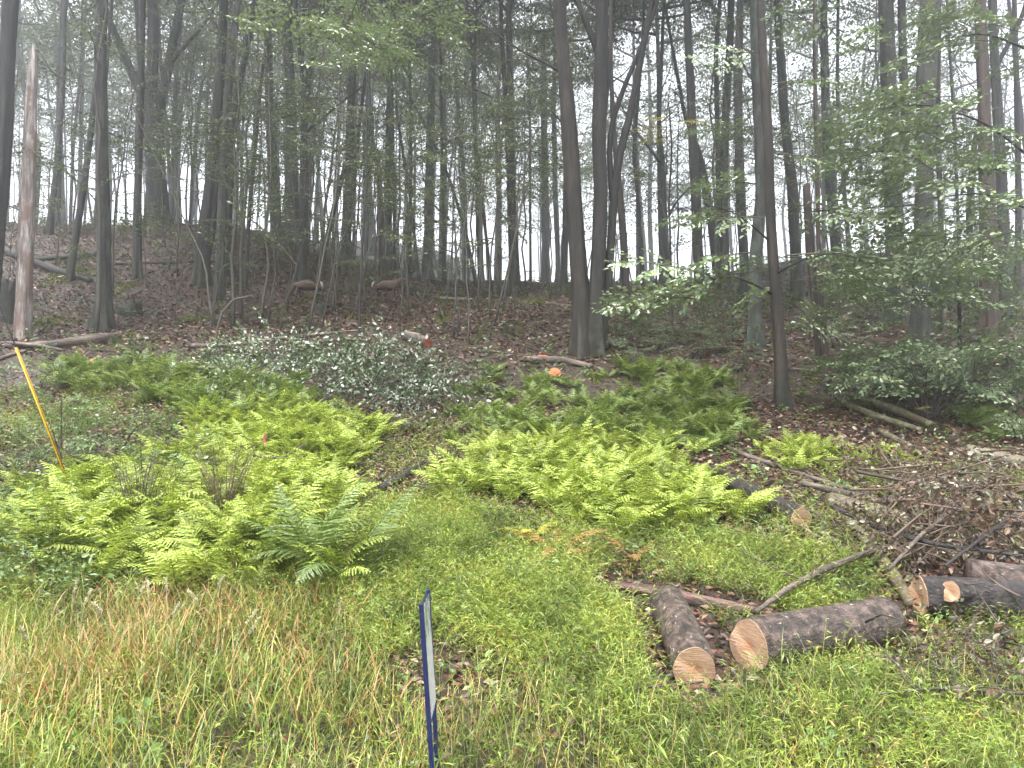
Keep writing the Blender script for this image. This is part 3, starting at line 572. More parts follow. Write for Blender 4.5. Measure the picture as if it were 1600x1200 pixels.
# low scrub in the dim strip left of the brown trunk and on the right bank
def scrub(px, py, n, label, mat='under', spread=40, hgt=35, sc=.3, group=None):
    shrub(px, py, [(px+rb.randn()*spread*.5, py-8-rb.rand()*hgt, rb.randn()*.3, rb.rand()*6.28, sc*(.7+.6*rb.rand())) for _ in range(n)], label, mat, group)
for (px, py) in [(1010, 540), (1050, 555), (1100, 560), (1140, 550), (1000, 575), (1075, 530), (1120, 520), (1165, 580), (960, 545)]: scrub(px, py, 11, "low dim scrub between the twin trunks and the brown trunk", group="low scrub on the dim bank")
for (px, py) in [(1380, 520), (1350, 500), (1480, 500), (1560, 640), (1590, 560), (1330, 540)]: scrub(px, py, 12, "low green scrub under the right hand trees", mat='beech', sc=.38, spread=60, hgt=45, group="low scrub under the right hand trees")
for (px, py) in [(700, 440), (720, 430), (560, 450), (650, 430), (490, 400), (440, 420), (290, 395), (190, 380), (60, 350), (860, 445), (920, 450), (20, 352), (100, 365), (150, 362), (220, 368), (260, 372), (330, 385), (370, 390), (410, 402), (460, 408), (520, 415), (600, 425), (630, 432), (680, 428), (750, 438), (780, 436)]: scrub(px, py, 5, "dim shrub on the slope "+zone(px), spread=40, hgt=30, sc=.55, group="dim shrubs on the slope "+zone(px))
scrub(1590, 690, 9, "pale leaved shrub beside the grey log with stubs", mat='beech', sc=.3)
scrub(1500, 665, 5, "spray of yellow green leaves above the grey log with stubs", mat='yellow', sc=.16, spread=70, hgt=18)
for (px, py) in [(150, 690), (110, 640), (190, 700), (210, 730), (60, 610)]: scrub(px, py, 6, "bluish weed shrub on the bare left bank by the yellow guard", mat='blueweed', sc=.24, spread=60, hgt=40, group="bluish weeds on the bare bank")

# ------------------------------------------------------------------ ferns
def frond(seed, L=.55, npn=18, m=6, width=.19, arch=1.0, drop=.25):
    rs = np.random.RandomState(seed); g = Geo(); s = np.linspace(0, 1, 14)
    ang = np.radians(72)-np.radians(88)*arch*s**1.25
    st = L/13; A = np.zeros((14, 3))
    for i in range(1, 14): A[i] = A[i-1]+st*np.array([math.cos(ang[i]), rs.randn()*.04, math.sin(ang[i])])
    g.merge(tube(A, np.linspace(.0032, .001, 14)*L/.55, 3, cap=False))
    Q = []
    for i in range(npn):
        t_ = .2+.79*((i+rs.rand()*.3)/(npn-.7)); p = np.array([np.interp(t_, s, A[:, k]) for k in range(3)]); a = np.interp(t_, s, ang)
        T = np.array([math.cos(a), 0, math.sin(a)]); Nn = np.array([-math.sin(a), 0, math.cos(a)])
        prof = (min(1, (t_-.12)/.22))**.8*(1-((t_-.2)/.8)**1.6)+.03
        pl = width*L/.55*prof
        for sg in (1, -1):
            D = norm(T*(.35+.5*t_)+np.array([0, sg, 0])-Nn*.25+rs.randn(3)*.10); S = norm(np.cross(Nn, D))
            L0 = []
            for j in range(2*m+1):                          # one serrated blade per pinna
                u = j/(2*m); c = p+D*pl*u-Nn*(.10+.12*rs.rand())*pl*u*u
                w_ = .46*.8*L/npn*(1-.8*u**1.5)*(1.0 if j % 2 else .5)*(.85+.3*rs.rand())+.0004
                L0.append((c+S*w_+Nn*w_*.35, c, c-S*w_+Nn*w_*.35))
            for j in range(2*m):
                Q.append([L0[j][0], L0[j+1][0], L0[j+1][1], L0[j][1]]); Q.append([L0[j][1], L0[j+1][1], L0[j+1][2], L0[j][2]])
    Q = np.array(Q); g.addmany(Q, np.array([[0, 1, 2, 3]])); return g
FR = [frond(i, .55, 17, 4, .15, .42+.14*i) for i in range(5)]
FR_LO = [frond(10+i, .55, 13, 3, .16, .5+.2*i) for i in range(3)]
def clump(seed, FRs, nf):
    rs = np.random.RandomState(seed); L_ = []
    for i in range(nf):
        az = i*2.4+rs.randn()*.3; tilt = rs.rand()*.42-.16; sc = .55+.75*rs.rand()
        L_.append((rs.randint(len(FRs)), rotz(az) @ roty(tilt) @ rotx(rs.randn()*.25)*sc, np.array([rs.randn()*.05, rs.randn()*.05, 0])))
    return L_
def clump_geo(seed, FRs, nf):
    g = Geo()
    for k, R, t in clump(seed, FRs, nf): g.merge(FRs[k], R, t)
    return g
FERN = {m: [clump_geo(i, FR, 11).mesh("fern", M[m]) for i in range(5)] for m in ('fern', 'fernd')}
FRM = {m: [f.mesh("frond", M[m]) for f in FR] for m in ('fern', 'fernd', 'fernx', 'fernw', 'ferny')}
SEG = [((1085, 1065), (1042, 955), .17), ((1173, 1030), (1385, 990), .19), ((1438, 950), (1620, 960), .17), ((1252, 820), (1112, 735), .12), ((955, 920), (1182, 962), .09), ((596, 768), (660, 726), .06), ((1328, 820), (1425, 948), .06), ((1298, 790), (1425, 822), .1)]
def near_logs(x, y, pad):
    m_ = np.zeros(len(x), bool)
    for a, c, r in SEG:
        A, C_ = G(*a)[:2], G(*c)[:2]; d = C_-A; t_ = np.clip(((x-A[0])*d[0]+(y-A[1])*d[1])/(d@d), 0, 1); m_ |= np.hypot(x-A[0]-t_*d[0], y-A[1]-t_*d[1]) < r+pad
    return m_
def inpoly(px, py, poly):
    c = False; n = len(poly); j = n-1
    for i in range(n):
        xi, yi = poly[i]; xj, yj = poly[j]
        if (yi > py) != (yj > py) and px < (xj-xi)*(py-yi)/(yj-yi)+xi: c = not c
        j = i
    return c
def scatter(poly, n, rs, tries=400000, mind=0):
    pts = []; xs_ = [G(*p) for p in poly]; x0, x1 = min(p[0] for p in xs_)-.6, max(p[0] for p in xs_)+.6; y0, y1 = min(p[1] for p in xs_)-.4, max(p[1] for p in xs_)+.4
    k = 0
    while len(pts) < n and k < tries:
        m_ = 512; X_ = x0+(x1-x0)*rs.rand(m_); Y_ = y0+(y1-y0)*rs.rand(m_); Z_ = H(X_, Y_); px, py = proj(X_, Y_, Z_); k += m_
        for a in range(m_):
            if inpoly(px[a], py[a], poly) and (not mind or all((X_[a]-q[0])**2+(Y_[a]-q[1])**2 > mind*mind for q in pts)):
                pts.append((X_[a], Y_[a], Z_[a], px[a], py[a]))
                if len(pts) >= n: break
    return pts
rf = np.random.RandomState(8)
BEDS = [
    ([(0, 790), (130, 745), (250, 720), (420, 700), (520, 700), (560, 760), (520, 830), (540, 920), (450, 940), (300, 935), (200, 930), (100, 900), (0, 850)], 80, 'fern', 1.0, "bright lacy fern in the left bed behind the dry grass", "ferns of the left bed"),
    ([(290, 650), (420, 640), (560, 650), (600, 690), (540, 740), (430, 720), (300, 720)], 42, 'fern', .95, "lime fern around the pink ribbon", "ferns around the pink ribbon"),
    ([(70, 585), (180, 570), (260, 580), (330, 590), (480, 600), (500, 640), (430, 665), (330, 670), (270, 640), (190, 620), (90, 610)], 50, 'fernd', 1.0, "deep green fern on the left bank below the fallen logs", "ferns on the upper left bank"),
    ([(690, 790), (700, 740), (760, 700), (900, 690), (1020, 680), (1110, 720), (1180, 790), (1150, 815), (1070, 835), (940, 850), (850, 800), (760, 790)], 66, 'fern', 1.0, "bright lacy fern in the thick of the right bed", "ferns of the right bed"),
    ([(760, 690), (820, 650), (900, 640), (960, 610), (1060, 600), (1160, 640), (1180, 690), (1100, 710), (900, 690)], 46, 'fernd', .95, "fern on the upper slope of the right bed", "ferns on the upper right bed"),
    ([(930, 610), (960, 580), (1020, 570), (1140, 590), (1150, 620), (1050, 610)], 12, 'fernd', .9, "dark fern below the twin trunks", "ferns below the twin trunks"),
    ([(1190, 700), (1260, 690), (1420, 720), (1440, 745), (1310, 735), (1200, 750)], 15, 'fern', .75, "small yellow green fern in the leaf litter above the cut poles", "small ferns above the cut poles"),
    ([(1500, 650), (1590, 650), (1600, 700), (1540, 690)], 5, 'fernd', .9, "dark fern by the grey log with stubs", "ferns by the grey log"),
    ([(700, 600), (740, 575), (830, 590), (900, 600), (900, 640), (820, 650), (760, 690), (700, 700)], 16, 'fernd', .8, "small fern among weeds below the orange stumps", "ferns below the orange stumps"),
]
extra = Geo(); extra2 = Geo(); CLO = [clump_geo(50+i, FR_LO, 9) for i in range(3)]
for poly, n, m, sc, lab, grp in BEDS:
    pts = scatter(poly, int(n*2.6), rf, mind=.08)
    nl = near_logs(np.array([p[0] for p in pts]), np.array([p[1] for p in pts]), .27); pts = [p for p, q_ in zip(pts, nl) if not q_]
    rf.shuffle(pts)
    for i, (x, y, z, px, py) in enumerate(pts):
        s_ = .78*sc*(.65+.55*rf.rand())*(1.2 if y < 8 and px < 600 else 1.0)
        if i >= n:
            (extra if m == 'fernd' else extra2).merge(CLO[rf.randint(3)], rotz(rf.rand()*6.28)*s_*.95, [x, y, z-.02]); continue
        az = rf.rand()*6.28
        if y < 7.6:
            root = obj("fern", None, loc=(x, y, z-.02)); root.rotation_euler = (0, 0, az); root.scale = (s_,)*3
            for k, R, t in clump(int(rf.randint(99)), FR, 9):
                o = obj("frond", FRM[m][k], root, t); scl = np.linalg.norm(R[:, 0]); o.rotation_euler = Matrix((R/scl).tolist()).to_euler(); o.scale = (scl,)*3
        else:
            root = obj("fern", FERN[m][rf.randint(5)], loc=(x, y, z-.02)); root.rotation_euler = (rf.randn()*.08, rf.randn()*.08, az); root.scale = (s_,)*3
        tag(root, lab, "fern", grp)
tag(obj("fern_undergrowth", extra2.mesh("fern_undergrowth", M['fern'])), "paler lacy fern foliage knitting together the lower sunny beds", "fern undergrowth", kind="stuff")
tag(obj("fern_undergrowth", extra.mesh("fern_undergrowth", M['fernd'])), "lower tangled fern foliage filling the shadier upper beds", "fern undergrowth", kind="stuff")
# distinct ferns
def special(px, py, mats, label, sc, az0=0, n=6, name="fern", tilt=0):
    b = G(px, py); root = obj(name, None, loc=b); root.scale = (sc,)*3
    for i in range(n):
        az = az0+i*6.28/n+rf.randn()*.2; o = obj("frond", FRM[mats][rf.randint(5)], root); o.rotation_euler = Matrix((rotz(az) @ roty(tilt+rf.randn()*.12)).tolist()).to_euler(); o.scale = (1+.3*rf.rand(),)*3
    tag(root, label, "fern"); return root
def upright(px, py, hpx, mats, label, lean=.25, az=0.6, extra_n=3):
    b = G(px, py); root = obj("fern", None, loc=b); L = hpx/F*b[1]
    ff = frond(77, L*.98, 24, 2, .17*.55/L*L/.55*.9 if False else .12, .28, 0); o = obj("frond", ff.mesh("frond", M[mats]), root)
    o.rotation_euler = (0, -.05+lean, az)
    for i in range(extra_n):
        o = obj("frond", frond(80+i, L*.75, 22, 2, .14, 1.0).mesh("frond", M[mats]), root); o.rotation_euler = (0, .1+.1*i, 2.3+i*1.1)
    tag(root, label, "fern")
upright(532, 915, 215, 'fernx', "large dark fern with one tall upright frond at the left bed's edge", extra_n=3)
special(480, 905, 'fernx', "dark arching fern beside the one with a tall upright frond", 1.35, n=8)
special(830, 850, 'ferny', "yellow fern at the right bed's lower corner", .6, 2.6, 3, tilt=.2)
special(868, 868, 'fernw', "orange withered fern between the yellow one and the green bed", .75, 2.9, 4, tilt=.3)
special(925, 872, 'fernw', "small rusty withered fern under the right bed", .55, 0, 3, tilt=.3)
special(985, 878, 'fernw', "tan withered fern drooping at the grass edge", .6, 0.5, 3, tilt=.4)
special(1140, 815, 'fernw', "brown curled fern beside the log laid across the right bed", .5, 0, 3, tilt=.3)

# ------------------------------------------------------------------ ground cover
def world_pts(n, rs, y0, y1, half=.74):
    Y_ = np.sqrt(y0*y0+(y1*y1-y0*y0)*rs.rand(n)); X_ = (rs.rand(n)*2-1)*half*Y_; return X_, Y_
rg = np.random.RandomState(21)
def vnoise(x, y, s, seed=0):
    r = np.random.RandomState(seed); a = np.zeros_like(x)
    for k in range(5):
        th = r.rand()*6.28; f = s*(.6+r.rand()*1.6); a += np.sin((x*math.cos(th)+y*math.sin(th))*f+r.rand()*6.28)
    return a/5
def blades(X_, Y_, L, W, bend, az, lean, m=0, seg=4, G_=None):
    n = len(X_); Z_ = H(X_, Y_); s = np.linspace(0, 1, seg)
    d = np.stack([np.cos(az), np.sin(az), 0*az], 1); side = np.stack([-np.sin(az), np.cos(az), 0*az], 1)
    ang = lean[:, None]+bend[:, None]*s[None]                    # from vertical
    dx = np.concatenate([np.zeros((n, 1)), np.cumsum(np.sin(ang[:, :-1]), 1)], 1)/(seg-1)*L[:, None]
    dz = np.concatenate([np.zeros((n, 1)), np.cumsum(np.cos(ang[:, :-1]), 1)], 1)/(seg-1)*L[:, None]
    C = np.stack([X_, Y_, Z_-.01], 1)[:, None]+d[:, None]*dx[..., None]+np.array([0, 0, 1.])*dz[..., None]
    wd = W[:, None]*np.array([.6, 1, .75, .08] if seg == 4 else np.interp(s, [0, .3, 1], [.6, 1, .08]))[None]
    V = np.stack([C-side[:, None]*wd[..., None]/2, C+side[:, None]*wd[..., None]/2], 2).reshape(n, seg*2, 3)
    f = np.array([[2*i, 2*i+1, 2*i+3, 2*i+2] for i in range(seg-1)]); G_.addmany(V, f, m)
# stiltgrass sprigs
def sprig(seed):
    r = np.random.RandomState(seed); g = Geo(); h = .13+.12*r.rand(); n = 7; s = np.linspace(0, 1, 5); a = r.rand()*6.28; b_ = .5+.8*r.rand()
    A = np.stack([np.cos(a)*h*b_*s**1.5, np.sin(a)*h*b_*s**1.5, h*s], 1); g.merge(tube(A, np.linspace(.0014, .0008, 5), 3, cap=False))
    t_ = np.linspace(.3, 1, n); P = np.stack([np.interp(t_, s, A[:, k]) for k in range(3)], 1); az = a+np.arange(n)*PI+r.randn(n)*.5
    D = np.stack([np.cos(az), np.sin(az), .15+.35*r.randn(n)], 1); N_ = np.stack([r.randn(n)*.3, r.randn(n)*.3, np.ones(n)], 1)
    V, f = LEAF_LO; V = V*np.array([1, .27, 1]); D = D/np.linalg.norm(D, axis=1)[:, None]; S = np.cross(N_, D); N2 = np.cross(D, S)
    sz = .04+.035*r.rand(n); W = P[:, None]+(V[None, :, 0:1]*D[:, None]+V[None, :, 1:2]*S[:, None]+V[None, :, 2:3]*N2[:, None])*sz[:, None, None]; g.addmany(W, f); return g
SPR = [sprig(i) for i in range(10)]
def place_many(G_, T, X_, Y_, rs, s0=.8, s1=1.3, lift=0, tilt=.2):
    n = len(X_); which = rs.randint(len(T), size=n); Z_ = H(X_, Y_)+lift
    for k in range(len(T)):
        i = np.nonzero(which == k)[0]
        if not len(i): continue
        az = rs.rand(len(i))*6.28; sc = s0+(s1-s0)*rs.rand(len(i)); c, s = np.cos(az), np.sin(az); R = np.zeros((len(i), 3, 3)); R[:, 0, 0] = c; R[:, 0, 1] = -s; R[:, 1, 0] = s; R[:, 1, 1] = c; R[:, 2, 2] = 1
        tx, ty = rs.randn(len(i))*tilt, rs.randn(len(i))*tilt; R[:, 2, 0] = tx; R[:, 2, 1] = ty
        G_.mergemany(T[k], R*sc[:, None, None], np.stack([X_[i], Y_[i], Z_[i]], 1))
X_, Y_ = world_pts(110000, rg, 2.9, 9.0); px, py = proj(X_, Y_, H(X_, Y_))
lowb = np.interp(px, [0, 150, 450, 560, 600, 690, 760, 860, 1000, 1100, 1200, 1300, 1400, 1500, 1600], [900, 900, 900, 830, 790, 790, 800, 820, 840, 830, 850, 870, 900, 960, 960])
nz = vnoise(X_, Y_, 2.2, 3)
keep = (py > lowb+nz*18) & (rg.rand(len(X_)) < np.clip(.80+.75*nz-.45*(py > 1030)-.25*(px > 1400)-.45*(px < 560)*(py > 930), .12, 1))
bare = ((px-685)/70)**2+((py-1060)/80)**2 < 1; keep &= ~(bare & (rg.rand(len(X_)) < .55))
bare = ((px-1410)/60)**2+((py-1045)/25)**2 < 1; keep &= ~(bare & (rg.rand(len(X_)) < .7))
keep &= ~near_logs(X_, Y_, .10)
g = Geo(); place_many(g, SPR, X_[keep], Y_[keep], rg, .45, .95)
X2, Y2 = world_pts(16000, rg, 6, 12); px, py = proj(X2, Y2, H(X2, Y2)); nz = vnoise(X2, Y2, 2.5, 9)
k2 = (((px > 545) & (px < 760) & (py > 660)) | (px > 1150) & (py > 740) | ((px < 300) & (py > 600))) & (rg.rand(len(X2)) < .6+.6*nz); place_many(g, SPR, X2[k2], Y2[k2], rg, .7, 1.1)
tag(obj("low_grass", g.mesh("low_grass", M['stilt'])), "carpet of bright low grass sprigs around the blue sign and logs", "grass", kind="stuff")
# fine short blades matted between the sprigs
g = Geo(); N = 60000; X_, Y_ = world_pts(N, rg, 2.8, 8.2); px, py = proj(X_, Y_, H(X_, Y_)); nz = vnoise(X_, Y_, 4.0, 44)
lowb = np.interp(px, [0, 450, 560, 700, 1000, 1200, 1400, 1600], [930, 930, 860, 800, 840, 860, 900, 960])
k = (py > lowb+nz*20) & (rg.rand(N) < np.clip(.45+.9*nz, .05, 1)) & ~near_logs(X_, Y_, .05); n = k.sum()
blades(X_[k], Y_[k], .05+.12*rg.rand(n), .0018+.0025*rg.rand(n), .4+2.2*rg.rand(n), rg.rand(n)*6.28, .1+.7*rg.rand(n), G_=g)
tag(obj("fine_grass", g.mesh("fine_grass", M['grass'])), "fine short grass blades matted through the near verge", "grass", kind="stuff")
# longer green grass
g = Geo(); N = 42000; X_, Y_ = world_pts(N, rg, 2.7, 6.2); px, py = proj(X_, Y_, H(X_, Y_)); nz = vnoise(X_, Y_, 3.0, 4)
dens = np.where(px < 660, np.clip((py-930)/90, 0, 1)*.85, np.clip((py-1010)/150, 0, 1)*.55)*np.clip(.65+.7*nz, .1, 1)
k = (rg.rand(N) < dens) & ~((((px-685)/60)**2+((py-1070)/70)**2) < 1); k &= ~near_logs(X_, Y_, .22); n = k.sum()
blades(X_[k], Y_[k], .16+.22*rg.rand(n)*(1+.2*(px[k] < 500)), (.0025+.0045*rg.rand(n))*np.where(px[k] > 660, .7, 1), .5+1.3*rg.rand(n), rg.rand(n)*6.28, .05+.3*rg.rand(n), G_=g)
tag(obj("long_grass", g.mesh("long_grass", M['grass'])), "longer arching green and straw grass along the near verge", "grass", kind="stuff")
# tall dry grass
g = Geo(); N = 19000; X_, Y_ = world_pts(N, rg, 3.4, 5.9); px, py = proj(X_, Y_, H(X_, Y_)); nz = vnoise(X_, Y_, 3.2, 6)
dens = np.clip((640-px)/420, 0, 1)**.6*np.clip((py-930)/30, 0, 1)*np.clip((1180-py)/90, 0, 1)*np.clip(.55+1.2*nz, .05, 1)
k = rg.rand(N) < dens; n = k.sum()
blades(X_[k], Y_[k], .14+.24*rg.rand(n), .005+.008*rg.rand(n), .6+2.0*rg.rand(n), rg.rand(n)*6.28, .05+.3*rg.rand(n), G_=g, seg=5)
k = np.nonzero(k)[0][::14]; n = len(k)
blades(X_[k], Y_[k], .42+.2*rg.rand(n), np.full(n, .002), .3+.4*rg.rand(n), rg.rand(n)*6.28, .05*rg.rand(n), G_=g, seg=5)
tag(obj("dry_grass", g.mesh("dry_grass", M['dry'])), "stand of tall tan and rusty dry grass in front of the left ferns", "grass", kind="stuff")
# foxtail seed heads
def foxtail(seed):
    r = np.random.RandomState(seed); g = Geo(); h = .38+.12*r.rand(); s = np.linspace(0, 1, 8); A = np.stack([.12*s**3, .02*s, h*s], 1); g.merge(tube(A, np.full(8, .0011), 3, cap=False))
    n = 46; t_ = np.linspace(.82, 1, n); P = np.stack([np.interp(t_, s, A[:, k]) for k in range(3)], 1); az = r.rand(n)*6.28; D = np.stack([np.cos(az), np.sin(az), .8+0*az], 1)
    W, f = leaves(r, P, D, r.randn(n, 3), np.full(n, .017), False); g.addmany(W, f); return g
M['seed'] = leafmat("seed_head", [(0, (.35, .33, .22)), (1, (.5, .46, .34))], .6, .4)
FOX = [foxtail(i).mesh("seed_head_stalk", M['seed']) for i in range(3)]
for i in range(14):
    px = 20+rg.rand()*560; py = 1000+rg.rand()*110; b = G(px, py); o = obj("foxtail", FOX[i % 3], loc=b); o.rotation_euler = (rg.randn()*.1, rg.randn()*.1, rg.rand()*6.28)
    tag(o, "foxtail grass stalk with a pale seed head rising from the dry grass", "grass stalk", "foxtail stalks over the dry grass")
# broadleaf weeds
def weedplant(seed, n=9, sz=.05, h=.12):
    r = np.random.RandomState(seed); g = Geo(); P = np.stack([r.randn(n)*.02, r.randn(n)*.02, h*(.3+.7*r.rand(n))], 1); az = r.rand(n)*6.28
    P[:, 0] += np.cos(az)*.03; P[:, 1] += np.sin(az)*.03; D = np.stack([np.cos(az), np.sin(az), .1+.3*r.randn(n)], 1); W, f = leaves(r, P, D, np.array([[0, 0, 1.]])+r.randn(n, 3)*.35, sz*(.6+.7*r.rand(n)), True)
    W = W; g.addmany(W, f); g.merge(tube([[0, 0, 0], [0, 0, h*.5], [0.01, 0, h]], [.0016, .0014, .001], 3, cap=False)); return g
WD = [weedplant(i) for i in range(6)]
g = Geo(); N = 9000; X_, Y_ = world_pts(N, rg, 2.9, 16); px, py = proj(X_, Y_, H(X_, Y_)); nz = vnoise(X_, Y_, 1.8, 12)
dens = np.where(Y_ < 7, .20, np.where(Y_ < 12, .30, .16))*np.clip(.6+1.2*nz, 0, 1); dens = np.where((px < 280) & (py > 740) & (py < 950), 1.0, dens)
k = rg.rand(N) < dens; place_many(g, WD, X_[k], Y_[k], rg, .6, 1.3)
tag(obj("small_weeds", g.mesh("small_weeds", M['weed'])), "scattered small broad leaved weeds between grass, ferns and litter", "weeds", kind="stuff")
g = Geo(); N = 4200; X_, Y_ = world_pts(N, rg, 5.2, 10.5); px, py = proj(X_, Y_, H(X_, Y_)); nz = vnoise(X_, Y_, 1.8, 13)
dens = ((px < 130) & (py > 780) & (py < 960))*.9 + ((px < 340) & (py > 580) & (py < 760))*(.42+.5*nz); k = rg.rand(N) < dens
place_many(g, [weedplant(20+i, 14, .045, .28) for i in range(4)], X_[k], Y_[k], rg, .7, 1.3)
tag(obj("bluish_weeds", g.mesh("bluish_weeds", M['blueweed'])), "patch of cool green weeds at the left margin below the yellow guard", "weeds", kind="stuff")
# dim plants in the wood
g = Geo(); N = 8500; X_, Y_ = world_pts(N, rg, 11.5, 34); nz = vnoise(X_, Y_, .9, 15); k = rg.rand(N) < np.clip(.22+.8*nz, .02, .8)*np.where(X_ > 2, 1.7, .6)
place_many(g, [weedplant(40+i, 14, .085, .3) for i in range(5)], X_[k], Y_[k], rg, .6, 1.5)
tag(obj("woodland_herbs", g.mesh("woodland_herbs", M['under'])), "dim low herbs scattered over the wood's floor", "herbs", kind="stuff")
# litter
g = Geo(); r = rg; N = 210000; X_, Y_ = world_pts(N, rg, 3.0, 34); Y_ = np.where(rg.rand(N) < .22, 3+9*np.sqrt(rg.rand(N)), Y_); X_ = (rg.rand(N)*2-1)*.76*Y_
n = N; az = rg.rand(n)*6.28; D = np.stack([np.cos(az), np.sin(az), .1+.28*rg.randn(n)], 1); Nn = np.stack([rg.randn(n)*.4, rg.randn(n)*.4-.25, np.ones(n)], 1)
W, f = leaves(rg, np.stack([X_, Y_, H(X_, Y_)+.008+.02*rg.rand(n)], 1), D, Nn, (.035+.05*rg.rand(n))*(1+.5*(Y_ > 14)), False); V_ = W.copy(); g.addmany(V_, f)
tag(obj("leaf_litter", g.mesh("leaf_litter", M['litter'])), "damp red brown fallen leaves covering the wood's floor", "leaf litter", kind="stuff")
g = Geo()
for i in range(420):
    yy = 9+24*rg.rand(); xx = (rg.rand()*2-1)*.74*yy; a = rg.rand()*PI; ln = (.2+.7*rg.rand()**2)*(1 if yy < 16 else 1.7); c_, s_ = math.cos(a)*ln/2, math.sin(a)*ln/2; k_ = rg.randn(3)*.04
    P_ = np.array([[xx-c_, yy-s_, 0], [xx+k_[0], yy+k_[1], 0], [xx+c_, yy+s_, 0]]); P_[:, 2] = H(P_[:, 0], P_[:, 1])+.02+[0, .03*rg.rand(), .05*rg.rand()]
    g.merge(tube(P_, [.008*(1+yy/40), .007, .003], 4, cap=False))
tag(obj("twig_litter", g.mesh("twig_litter", M['twigd'])), "small fallen twigs strewn through the leaf litter", "twig litter", kind="stuff")
# moss patches on the wood floor
def mosspatch(px, py, wpx):
    b = G(px, py); r0 = wpx/2/F*b[1]; n = int(900*min(4, r0*r0*6+.2)); a = rg.rand(n)*6.28; rr = r0*np.sqrt(rg.rand(n))*(1+.3*np.sin(3*a)); x = b[0]+np.cos(a)*rr; y = b[1]+np.sin(a)*rr*1.6
    D = rg.randn(n, 3)*.6+[0, 0, 1]; W, f = leaves(rg, np.stack([x, y, H(x, y)], 1), D, rg.randn(n, 3), .03+.03*rg.rand(n), False); gm.addmany(W, f)
gm = Geo()
for a in [(85, 505, 60), (180, 452, 50), (205, 522, 18), (110, 430, 70), (560, 500, 40), (700, 470, 60), (830, 470, 60), (690, 500, 30), (600, 450, 30), (300, 500, 40), (480, 470, 30), (1140, 600, 25), (930, 590, 30), (1270, 595, 18)]: mosspatch(*a)
tag(obj("moss_patches", gm.mesh("moss_patches", M['moss'])), "yellow green moss growing in patches on the dark floor", "moss", kind="stuff")

# ------------------------------------------------------------------ logs and branches
def log(name, pts, wid, mat, label, cut0=None, cut1=None, lift=0, cat="log", lifts=None, twigs=0, sides=18, ridge=.02, stubs=(), group=None):
    n = len(pts); Pw = []; Rw = []
    for i, (x, y) in enumerate(pts):
        wpx = wid[i]; b = G(x, y+wpx*.5); r0 = wpx/2/F*b[1]; l = lifts[i] if lifts else lift
        if l: b = G(x, y+wpx*.5+l*F/b[1]*.9); r0 = wpx/2/F*b[1]
        Pw.append(b+[0, 0, r0*.8+l]); Rw.append(r0)
    Pw = np.array(Pw); Rw = np.array(Rw)
    ax = Vector((Pw[-1]-Pw[0]).tolist()).normalized(); q = ax.to_track_quat('Z', 'X'); root = obj(name, None, loc=Pw[0]); root.rotation_mode = 'QUATERNION'; root.rotation_quaternion = q
    Rm = np.array(q.to_matrix().transposed()); L = (Pw-Pw[0]) @ Rm.T
    length = np.linalg.norm(L[-1]); sm = max(2, int(length/.08))
    Pr, Rr, _ = resample(L, Rw, max(.06, length/60))
    gg = tube(Pr, Rr, sides, ridge, len(name)+int(pts[0][0]))
    for k in range(twigs):
        t_ = .2+.75*rf.rand(); c = np.array([np.interp(t_, np.linspace(0, 1, len(Pr)), Pr[:, j]) for j in range(3)]); d = norm(rf.randn(3)+[0, 0, .8]); ln = .15+.4*rf.rand()
        gg.merge(tube([c, c+d*ln*.5+rf.randn(3)*.02, c+d*ln], [.006, .004, .002], 4, cap=False))
    for (t_, dv, ln, rr) in stubs:
        c = np.array([np.interp(t_, np.linspace(0, 1, len(Pr)), Pr[:, j]) for j in range(3)]); d = Rm @ norm(dv); gg.merge(tube([c, c+d*ln*.5, c+d*ln], [rr*1.2, rr, rr*.9], 10, .03))
    obj("bark", gg.mesh("bark", M[mat], True), root)
    for end, cm in ((0, cut0), (-1, cut1)):
        if not cm: continue
        T = norm(Pr[0]-Pr[1]) if end == 0 else norm(Pr[-1]-Pr[-2]); c = Pr[end]; R0 = Rr[end]*.93
        a = np.array([1., 0, 0]); u = norm(np.cross(T, a)); v = np.cross(T, u); th = np.linspace(0, 2*PI, 29)[:-1]; V = [c+T*.006]
        rings = []
        for rr in (.3, .6, .82, 1.0):
            for tt in th: V.append(c+T*(.006+.022*max(0, min(1, (math.sin(tt+.6)*rr-.05)/.35)))+(u*math.cos(tt)+v*math.sin(tt))*R0*rr*(1+.03*math.sin(3*tt)+.02*math.sin(7*tt+1)))
        V = np.array(V); k = len(th); tri = np.array([[0, 1+j, 1+(j+1) % k] for j in range(k)]); qd = np.array([[1+q_*k+j, 1+(q_+1)*k+j, 1+(q_+1)*k+(j+1) % k, 1+q_*k+(j+1) % k] for q_ in range(3) for j in range(k)])
        # side skirt so the face has thickness
        V2 = np.vstack([V, V[1+3*k:1+4*k]-T*.05]); sk = np.array([[1+3*k+j, 1+4*k+j, 1+4*k+(j+1) % k, 1+3*k+(j+1) % k] for j in range(k)])
        gc = Geo(); gc.add(V2, tri); gc.f.append((qd, 0)); gc.f.append((sk, 0)); obj("cut_face", gc.mesh("cut_face", M[cm], False), root)
    tag(root, label, cat, group); return root
log("log", [(1085, 1040), (1064, 985), (1042, 938)], [69, 63, 55], 'log', "short thick log pointing at the viewer with its pale cut end", 'cut', None)
log("log", [(1173, 1003), (1280, 983), (1385, 965)], [83, 79, 72], 'log', "long thick log lying crosswise with its cut end on the left", 'cut', None)
log("log", [(1438, 928), (1520, 930), (1620, 938)], [66, 64, 66], 'logd', "wet black log at the frame edge with a notched pale cut end", 'cut', None)
